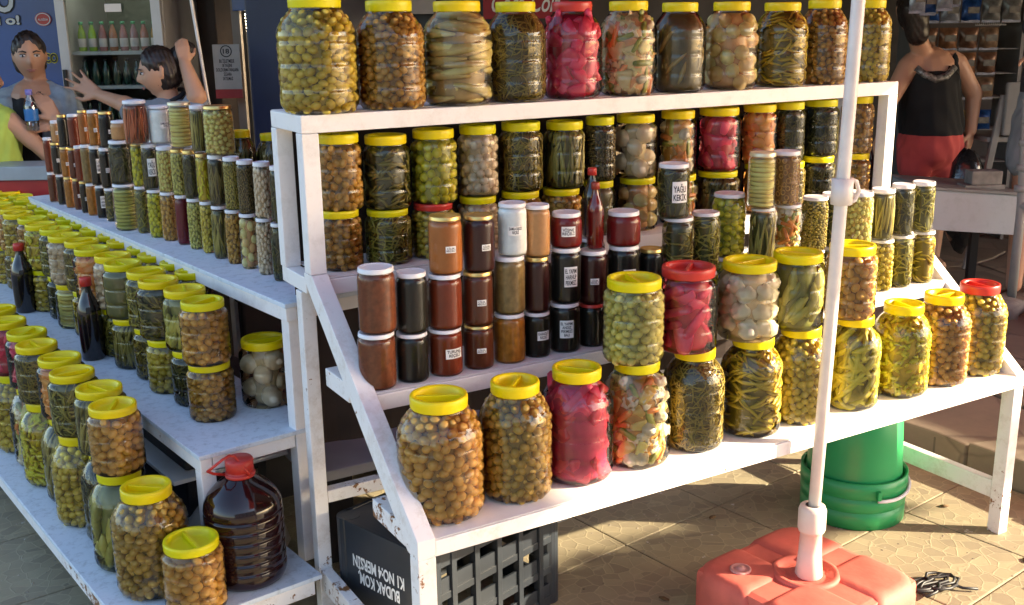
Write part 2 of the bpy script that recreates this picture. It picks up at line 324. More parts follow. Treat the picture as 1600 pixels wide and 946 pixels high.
def chunk(rng, size, kind):
    if kind == 'cube':
        V = ICO_V.copy(); s = np.array([rng.uniform(.7, 1.2), rng.uniform(.35, .6), rng.uniform(.8, 1.5)])
        V = np.sign(V) * np.abs(V) ** .45; V /= np.abs(V).max(); V = V * s; V[:, 0] *= 1 + .25 * V[:, 2]; V[:, 1] += .2 * V[:, 0] * V[:, 2]; V = V * (1 + .07 * np.sin(V[:, [2, 0, 1]] * 7 + rng.uniform(0, 6))); return V * size * .92, ICO_F
    if kind == 'stick':
        V = ICO_V.copy(); V = np.sign(V) * np.abs(V) ** .5; V *= np.array([.42, .42, rng.uniform(1.1, 2.0)]); return V * size, ICO_F
    if kind == 'floret':
        V = ICO3_V.copy(); c = rng.normal(size=(34, 3)); c /= np.linalg.norm(c, axis=1)[:, None]
        d = np.sqrt(((V[:, None] - c[None]) ** 2).sum(-1)).min(1); V *= (.66 + .40 * np.sqrt(np.clip(1 - (d / .52) ** 2, 0, 1)) + .03 * np.sin(V @ c[0] * 25))[:, None]; V[:, 2] *= .85; return V * size, ICO3_F
    if kind == 'bulb':
        V = ICO3_V.copy(); z = V[:, 2]; rr = np.hypot(V[:, 0], V[:, 1]); V[:, 2] = z * .84 + np.where(z > 0, .16, -.04) * np.exp(-(rr / .2) ** 2) - .05 * np.exp(-((rr - .32) / .08) ** 2) * (z > 0)
        return V * size, ICO3_F
    if kind == 'leaf':
        V = ICO3_V.copy() * np.array([1.0, .13, .75]); a = rng.uniform(3, 7, 4); V[:, 1] += .16 * np.sin(a[0] * V[:, 0] + a[1]) + .12 * np.sin(a[2] * V[:, 2] + a[3]) ; V[:, 0] *= 1 + .3 * np.sin(5 * V[:, 2] + a[1]); V[:, 2] *= 1 + .25 * np.sin(6 * V[:, 0] + a[0]); return V * size, ICO3_F
    return ICO_V * size, ICO_F
PIECES = {}
def piece_mesh(key, V, F, mat):
    if key not in PIECES: PIECES[key] = mesh_np(key[0], V, F, mat, attr=np.zeros(len(V)))
    return PIECES[key]
OL = {  # spheroid kinds: radius, elongation
 'olive_tan': (.0092, 1.22), 'olive_green_tan': (.0090, 1.22), 'olive_green': (.0092, 1.25), 'olive_brown': (.0088, 1.2), 'olive_pale': (.0078, 1.2),
 'olive_big_green': (.0108, 1.05), 'nuts_pale': (.0082, 1.15), 'caper': (.0052, 1.1), 'caper_dark': (.0046, 1.1)}
ST = {  # strand kinds: length, radius, mean angle, spread, count per litre-ish, wobble
 'herb': (.045, .0018, .3, 1.5, 760, .7), 'herb_dark': (.05, .0023, .3, 1.5, 520, .8), 'herb_green': (.05, .0027, .5, 1.3, 480, .5), 'chili': (.062, .0046, .15, .8, 270, .45),
 'chili_dark': (.05, .0040, .25, 1.0, 320, .5), 'chili_yellow': (.024, .0052, .3, 1.5, 620, .2), 'beans': (.10, .0048, 1.45, .18, 120, .12), 'beans_dark': (.09, .005, 1.4, .3, 110, .15), 'beans_red': (.11, .0045, 1.52, .06, 120, .05),
 'rings': (.02, .004, .4, 1.5, 60, .4)}
def contents(kind, pr, hero, var=0):
    """list of (name, mesh, matrix, is_stuff) in jar coordinates"""
    rng = np.random.default_rng(abs(hash_(kind + pr)) + var * 77 + (5 if hero else 0)); P = PROF[pr]; Rr, H = P['R'], P['H']; fm = FM[kind]; out = []
    sc_ = 1.0 if pr in 'LM' else .78
    if kind in OL:
        s, el = OL[kind]; s *= sc_; pc = []
        for lay, ins in enumerate((s * .98, s * 2.3)):
            for p, t in darts(pr, s, .84 if lay == 0 else .92, rng, inset=ins, tries=9000 if lay == 0 else 2500):
                pc.append((p, t, rng.uniform(-1.3, 1.3) + math.pi / 2, rng.uniform(-.35, .35), rng.uniform(.88, 1.1), lay))
        return pc_join(pc, s, el, kind, fm, hero, rng)
    if kind in ST:
        L, r0, am, asp, cnt, wob = ST[kind]; f = (Rr * H) / (.077 * .25); k_ = 1 if pr in 'LM' else .8; cnt = int(cnt * (f if kind not in ('beans', 'beans_red') else f ** .6))
        Vs, Fs, A, n0 = [], [], [], 0
        if kind in ('beans', 'beans_red', 'beans_dark'):
            step = 2 * math.pi * Rr / (2 * r0 * k_ * .92); ts = np.arange(int(step)) / int(step) * 2 * np.pi; seg = []
            for lay in range(2):
                for t in ts:
                    z = rng.uniform(.004, .03)
                    while z < H * .8:
                        Lh = min(L * rng.uniform(.8, 1.1), H * .86 - z)
                        if Lh < .02: break
                        seg.append((t + rng.normal(0, .06), z, Lh, lay * r0 * 1.8)); z += Lh + .004
            for t, z, Lh, off in seg:
                V, F = strand(pr, rng, Lh, r0 * k_, am + rng.normal(0, asp), z, t, off, wob, 6, 5)
                Vs.append(V); Fs += [tuple(i + n0 for i in g) for g in F]; A += [rng.uniform()] * len(V); n0 += len(V)
        else:
            for i in range(cnt):
                off = rng.choice([0, 0, r0 * 1.4, r0 * 3]); a = rng.uniform(-asp, asp) + (am if rng.uniform() < .5 else -am)
                V, F = strand(pr, rng, L * k_ * rng.uniform(.6, 1.2), r0 * k_ * rng.uniform(.8, 1.2), a, rng.uniform(.004, H * .87), rng.uniform(0, 2 * np.pi), off, wob, 6, 5)
                Vs.append(V); Fs += [tuple(q + n0 for q in g) for g in F]; A += [rng.uniform()] * len(V); n0 += len(V)
            if kind == 'rings':
                for p, t in darts(pr, .0065, 1.0, rng, inset=.003, tries=500):
                    mb = MB(); pts = [(.0055 * math.cos(a), 0, .0055 * math.sin(a)) for a in np.linspace(0, 2 * np.pi, 9)]; mb.tube(pts, .0014, 5, False)
                    V = np.array(mb.v) @ rotm(t - math.pi / 2, rng.uniform(-.2, .2), 0).T + p; Vs.append(V); Fs += [tuple(q + n0 for q in g) for g in mb.f]; A += [.95] * len(V); n0 += len(V)
        me = mesh_np(kind, np.vstack(Vs), Fs, fm, attr=A)
        return [(NOUN[kind] + '_fill', me, None, True)]
    # large pieces: every piece an object of its own
    def put(name, V, F, mat, T):
        me = mesh_np(name, V, F, mat, attr=np.full(len(V), rng.uniform())); out.append((name, me, T, False))
    def mtx(p, t, tilt=0, spin=0, s=1): return Matrix.Translation(p) @ Matrix.Rotation(t, 4, 'Z') @ Matrix.Rotation(tilt, 4, 'X') @ Matrix.Rotation(spin, 4, 'Y') @ Matrix.Scale(s, 4)
    if kind in ('onion', 'onion_peach', 'garlic', 'cauliflower'):
        s = {'onion': .0245, 'onion_peach': .0225, 'garlic': .0105, 'cauliflower': .021}[kind] * (1 if pr in 'LM' else .62)
        nm = {'onion': 'onion', 'onion_peach': 'onion', 'garlic': 'garlic_clove', 'cauliflower': 'floret'}[kind]; kk = 'floret' if kind == 'cauliflower' else 'bulb'
        if kind == 'garlic':
            pc = [(p, t, rng.uniform(0, 6), rng.uniform(-.5, .5), rng.uniform(.85, 1.15), 0) for p, t in darts(pr, s, .86, rng, tries=4000)]
            return pc_join(pc, s, 1.1, kind, fm, False, rng)
        bases = [mesh_np(nm, *chunk(rng, s, kk), fm, attr=np.full(len(ICO3_V), .2 * q)) for q in range(3)]
        for p, t in darts(pr, s, .84 if kk == 'bulb' else .64, rng, tries=6000, inset=s * .97):
            out.append((nm, bases[int(rng.integers(3))], mtx(p, t, rng.uniform(-1.9, -.9), rng.uniform(-.6, .6), rng.uniform(.9, 1.08)), False))
        return out
    if kind in ('beet', 'beet_red', 'carrot'):
        s = (.024 if kind != 'carrot' else .017) * (1 if pr in 'LM' else .7)
        nm = 'beet_chunk' if kind != 'carrot' else 'carrot_chunk'
        bases = [mesh_np(nm, *chunk(rng, s, 'cube' if (q < 3 or kind == 'carrot') else 'stick'), fm, attr=np.full(len(ICO_V), .22 * q)) for q in range(5)]
        for lay in range(2):
            for p, t in darts(pr, s, .60, rng, inset=s * (.98 + lay * .7), tries=2500):
                out.append((nm, bases[int(rng.integers(5))], mtx(p, t - math.pi / 2, rng.uniform(-.4, .4), rng.uniform(-1.5, 1.5), rng.uniform(.75, 1.1)), False))
        if kind == 'beet_red': out[:] = [o for o in out if o[2].translation.z > H * .55 or o[2].translation.z < H * .2 or rng.uniform() < .55]
        return out
    if kind in ('mixed', 'mixed_pink'):
        s = .0175 * (1 if pr in 'LM' else .6); opts = [('carrot_piece', FM['carrotpiece'], 'stick'), ('cabbage_piece', FM['whitepiece'], 'leaf'), ('pepper_piece', FM['greenpiece'], 'stick'), ('cauliflower_piece', FM['whitepiece'], 'floret'), ('cabbage_piece', fm, 'leaf'), ('pickle_piece', fm, 'cube')]
        bases = [(a, mesh_np(a, *(lambda VF: VF)(chunk(rng, s * (1.25 if k_ == 'leaf' else 1), k_)), b_, attr=None)) for a, b_, k_ in opts]
        for lay in range(2):
            for p, t in darts(pr, s, .62, rng, inset=s * (1.02 + lay * .7), tries=2500):
                nm, me = bases[int(rng.integers(6))]
                out.append((nm, me, mtx(p, t - math.pi / 2, rng.uniform(-.3, .3), rng.uniform(-1.6, 1.6), rng.uniform(.8, 1.15)), False))
        return out
    if kind in ('slices', 'slices_green'):
        n = 11; hh = H * .84 / n; mb = MB(); r = Rr * .88
        mb.lathe([(.001, -hh*.40), (r*.88, -hh*.43), (r*.97, -hh*.2), (r, 0), (r*.97, hh*.2), (r*.88, hh*.43), (.001, hh*.40)], 28)
        me = mesh_np('slice', np.array(mb.v), mb.f, fm, attr=np.zeros(len(mb.v)))
        for i in range(n):
            z = .004 + hh * (i + .55); k_ = min(1.0, (rin(pr, z) - .001) / r)
            out.append(('slice', me, Matrix.Translation((rng.uniform(-.001, .001), rng.uniform(-.001, .001), z)) @ Euler((rng.uniform(-.07, .07), rng.uniform(-.07, .07), rng.uniform(0, 6))).to_matrix().to_4x4() @ Matrix.Diagonal((k_, k_, 1, 1)), False))
        return out
    if kind in ('pepper_pale', 'pepper_green', 'cucumber', 'brine_dark', 'brine_green'):
        Lr = {'pepper_pale': (.15, .012, .08, .25, 34), 'pepper_green': (.085, .0085, .75, .8, 84), 'cucumber': (.07, .0120, 1.2, .5, 44), 'brine_dark': (.08, .008, 1.1, .4, 12), 'brine_green': (.1, .006, 1.4, .2, 5)}[kind]
        nm = {'pepper_pale': 'long_pepper', 'pepper_green': 'green_pepper', 'cucumber': 'gherkin', 'brine_dark': 'pickle_piece', 'brine_green': 'pickle_piece'}[kind]
        L, r0, am, asp, cnt = Lr; f = 1 if pr == 'L' else .75
        for lay in range(2):
            for i in range(int(cnt * (1 - lay * .5))):
                z = (.006 + (i + .5) / cnt * H * .85) if kind == 'pepper_pale' else rng.uniform(.006, H * (.75 if am < 1 else .5))
                V, F = strand(pr, rng, L * f * rng.uniform(.8, 1.15), r0 * f * rng.uniform(.85, 1.1), am * rng.choice([1, 1, -1 if am < 1 else 1]) + rng.normal(0, asp * .4), z, rng.uniform(0, 2 * np.pi), lay * r0 * 1.4 + (.004 if 'brine' in kind else 0), .25, 9, 8)
                put(nm, V, F, fm, None)
        return out
    return out
def hash_(s):
    h = 7
    for ch in s: h = (h * 31 + ord(ch)) % 1000003
    return h
def pc_join(pc, s, el, kind, fm, hero, rng):
    nm = NOUN[kind]; out = []; iso = []
    ve = np.array([s, s, s * el])
    if hero:
        keep = [q for q in pc if q[5] == 0]; keep.sort(key=lambda q: q[0] @ np.array([.35, -.94, .1]), reverse=True)
        first = keep[:HERO_N]; base = [mesh_np(nm, ICO_V * ve, ICO_F, fm, attr=np.full(len(ICO_V), .25 * i)) for i in range(3)]
        for i, (p, t, tilt, spin, k_, lay) in enumerate(first):
            out.append((nm, base[i % 3], Matrix.Translation(p) @ Matrix.Rotation(t, 4, 'Z') @ Matrix.Rotation(tilt, 4, 'X') @ Matrix.Rotation(spin, 4, 'Y') @ Matrix.Scale(k_, 4), False))
        pc = keep[HERO_N:] + [q for q in pc if q[5] != 0]
    if pc:
        TV, TF = (ICO1_V, ICO1_F) if (s < .0065) else (ICO_V, ICO_F)
        n = len(TV); V = np.zeros((len(pc) * n, 3)); F = np.zeros((len(pc) * len(TF), 3), int); A = np.zeros(len(pc) * n)
        for i, (p, t, tilt, spin, k_, lay) in enumerate(pc):
            V[i*n:(i+1)*n] = (TV * ve * k_) @ rotm(t, tilt, spin).T + p; F[i*len(TF):(i+1)*len(TF)] = TF + i * n; A[i*n:(i+1)*n] = rng.uniform()
        out.append((nm + '_fill', mesh_np(nm + '_fill', V, F, fm, attr=A), None, True))
    return out
HERO_N = 170
NOUN = {'olive_tan': 'olive', 'olive_green_tan': 'olive', 'olive_green': 'olive', 'olive_brown': 'olive', 'olive_pale': 'olive', 'olive_big_green': 'green_plum', 'nuts_pale': 'chickpea', 'caper': 'caper', 'caper_dark': 'caper',
 'herb': 'herb', 'herb_dark': 'herb', 'herb_green': 'herb', 'chili': 'chili', 'chili_dark': 'chili', 'chili_yellow': 'chili', 'beans': 'bean', 'beans_dark': 'bean', 'beans_red': 'bean', 'rings': 'pepper_ring', 'garlic': 'garlic_clove'}
STICK = {  # text, width, height of the sticker
 'small': ('ÇİLEK\nREÇELİ', .023, .014), 'TURUNC': ('TURUNÇ\nREÇELİ', .040, .026), 'DAMLA': ('DAMLA SAKIZI\nREÇELİ', .038, .022), 'KARADUT': ('KARADUT\nREÇELİ', .037, .025),
 'ANDIZ': ('EL YAPIMI\nANDIZ\nPEKMEZİ\nBALI', .034, .045), 'HARNUP': ('EL YAPIMI\nHARNUP\nPEKMEZİ', .034, .045), 'VISNE': ('VİŞNE\nREÇELİ', .036, .024), 'CEVIZ': ('CEVİZ\nREÇELİ', .032, .022), 'YAGLI': ('YAĞLI\nKEKİK', .038, .048)}
def text_mesh(body, w, h, bold=.0, spacing=.95, font_mat=None, extr=0.0, shear=0.0):
    cu = bpy.data.curves.new('lettering', 'FONT'); cu.body = body; cu.align_x = 'CENTER'; cu.align_y = 'CENTER'; cu.size = 1; cu.offset = bold; cu.space_line = spacing; cu.resolution_u = 3; cu.extrude = extr; cu.shear = shear
    o = bpy.data.objects.new('tmp_text', cu); C.objects.link(o); bpy.context.view_layer.update()
    me = bpy.data.meshes.new_from_object(o.evaluated_get(bpy.context.evaluated_depsgraph_get())); bpy.data.objects.remove(o); bpy.data.curves.remove(cu)
    V = np.zeros(len(me.vertices) * 3, dtype=np.float32); me.vertices.foreach_get('co', V); V = V.reshape(-1, 3)
    lo, hi = V.min(0), V.max(0); c = (lo + hi) / 2; k = np.array([w / (hi[0] - lo[0]), h / (hi[1] - lo[1]), 1 if not extr else extr])
    V = (V - c) * k; me.vertices.foreach_set('co', V.ravel()); me.update(); me.name = 'lettering'
    if font_mat: me.materials.clear(); me.materials.append(font_mat)
    return me, V
_stk = {}
def sticker(pr, key):
    if (pr, key) in _stk: return _stk[(pr, key)]
    txt, w, h = STICK[key]; r = PROF[pr]['R'] * 1.0 + .0006; zc = PROF[pr]['H'] * (.5 if key != 'small' else .45)
    n = 8; V = []; F = []
    for i in range(n + 1):
        a = -math.pi / 2 + (i / n - .5) * w / r
        for rr in (r, r - .0004):
            for z in (zc - h / 2, zc + h / 2): V.append((rr * math.cos(a), rr * math.sin(a), z))
    for i in range(n):
        b = i * 4; F += [(b, b+4, b+5, b+1), (b+2, b+3, b+7, b+6), (b+1, b+5, b+7, b+3), (b, b+2, b+6, b+4)]
    F += [(0, 1, 3, 2), (n*4, n*4+2, n*4+3, n*4+1)]
    me = mesh_np('sticker', V, F, M['paper'], smooth=False)
    tm, T = text_mesh(txt, w * .86, h * .8, bold=.02, font_mat=M['ink']); ang = -math.pi / 2 + T[:, 0] / r; r2 = r + .0004
    tm.vertices.foreach_set('co', np.stack([r2 * np.cos(ang), r2 * np.sin(ang), zc + T[:, 1]], -1).astype(np.float32).ravel()); tm.update()
    _stk[(pr, key)] = (me, tm); return me, tm
# ------------------------------------------------------------------ right display rack
X0, X1 = .795, 2.735
def build_right_rack():
    t = empty('display_rack', (X0, 1.74, 0), 0, 'white stepped metal rack on the right carrying the big jars', 'display rack')
    o = Matrix.Translation((-X0, -1.74, 0)); W = M['white']; WR = M['whiterust']
    def B(name, m, *a, bev=.0025):
        return MB().box(*a).build(name, m, t, bevel=bev, mat=o)
    w = .04
    for x in (X0, X1 - w):
        B('front_leg', WR, x, 1.741, 0, x + w, 1.781, .462)
        B('rear_leg', WR, x, 2.345, 0, x + .035, 2.382, .89)
        mb = MB(); mb.add([(x+a, y, z) for a in (0, w) for y, z in ((1.741, .462), (1.741, .503), (2.262, .945), (2.314, .945), (2.314, .925), (1.790, .462))], [(0,1,2,3,4,5), (11,10,9,8,7,6)] + [(i, i+6, (i+1) % 6 + 6, (i+1) % 6) for i in range(6)])
        mb.build('sloping_bar', WR, t, bevel=.002, mat=o)
        B('post', W, x, 2.268, .946, x + w, 2.308, 1.268); B('post', W, x, 2.445, .931, x + w, 2.483, 1.268)
        B('side_rail', W, x + .002, 2.311, .893, x + w - .002, 2.48, .931); B('side_rail', W, x + .001, 2.309, 1.269, x + w - .001, 2.482, 1.308)
        B('side_rail', WR, x + .002, 1.80, .466, x + w - .006, 1.972, .508); B('side_rail', WR, x + .002, 2.075, .694, x + w - .006, 2.216, .737)
        B('side_rail', WR, x + .003, 1.783, .105, x + w - .008, 2.343, .160)
        for y0, z0, z1 in ((1.972, .0, 0),): pass
    B('front_rail', WR, X0 + w, 1.7415, .462, X1 - w, 1.778, .4965); B('front_rail', W, X0 + w, 2.004, .690, X1 - w, 2.036, .7265)
    B('front_rail', W, X0 + w, 2.269, .893, X1 - w, 2.306, .931)
    B('top_rail', W, X0, 2.268, 1.2685, X1, 2.3075, 1.3085); B('top_rail', W, X0 + w, 2.445, 1.269, X1 - w, 2.481, 1.308)
    for y, z in ((1.945, .467), (2.19, .695), (2.452, .893)): B('back_rail', W, X0 + w, y, z, X1 - w, y + .028, z + .026)
    B('lower_rail', WR, X0 + .036, 2.348, .335, X1 - .036, 2.380, .368)
    B('shelf', M['boardclean'], X0 + .036, 1.744, .4985, X1 - .036, 1.972, .5); B('shelf', M['boardclean'], X0 + .036, 2.008, .7285, X1 - .036, 2.216, .73)
    B('shelf', M['boardclean'], X0 + .042, 2.272, .9325, X1 - .042, 2.478, .9345); B('shelf', M['boardclean'], X0 + .003, 2.311, 1.3087, X1 - .003, 2.478, 1.3098)
    return t
build_right_rack()

# ------------------------------------------------------------------ left display rack, turned a few degrees
LA = math.atan2(.139, .990)
def UV(u, v, z=0): return Vector((-.139 * u + .990 * v, .990 * u + .139 * v, z))
def build_left_rack():
    t = empty('display_rack', UV(2.2, .63), LA, 'white three-tier rack on the left with scratched pale blue shelves', 'display rack')
    def B(name, m, u0, v0, z0, u1, v1, z1, bev=.0025):   # local x = v, local y = u
        return MB().box(v0 - .63, u0 - 2.2, z0, v1 - .63, u1 - 2.2, z1).build(name, m, t, bevel=bev)
    W = M['white']; WR = M['whiterust']; UE = 5.05
    # tops
    B('shelf', M['board'], 2.172, .628, .158, UE, 1.10, .170, .002); B('shelf', M['board'], 2.326, .872, .488, UE, 1.20, .500, .002); B('shelf', M['board'], 2.312, 1.118, .828, 4.60, 1.45, .840, .002)
    # fascias
    B('front_rail', WR, 2.176, .632, .118, UE, .660, .1575); B('end_rail', WR, 2.176, .662, .119, 2.212, 1.08, .1575)
    B('front_rail', W, 2.33, .876, .453, UE, .906, .4875); B('end_rail', W, 2.332, .908, .454, 2.360, 1.130, .4875)
    B('front_rail', W, 2.316, 1.122, .792, 4.60, 1.152, .8275); B('end_rail', W, 2.318, 1.154, .793, 2.348, 1.44, .8275)
    # posts
    B('post', W, 2.332, .876, .1705, 2.370, .914, .453); B('post', W, 2.328, 1.132, .128, 2.368, 1.172, .792)
    for u in (3.3, 4.2, 5.0):
        B('post', W, u, .876, .1705, u + .036, .912, .453); B('post', W, u, 1.130, .128, u + .036, 1.168, .792); B('post', W, u, 1.41, 0, u + .036, 1.446, .792)
        B('foot', WR, u, .70, 0, u + .036, .736, .1175); B('foot', WR, u, 1.06, 0, u + .036, 1.096, .1175)
    B('foot', WR, 2.52, .70, 0, 2.556, .736, .1175); B('foot', WR, 2.52, 1.06, 0, 2.556, 1.096, .1175)
    B('lower_shelf', M['boardclean'], 2.60, .90, .318, 5.0, 1.42, .330, .002)
    return t
build_left_rack()

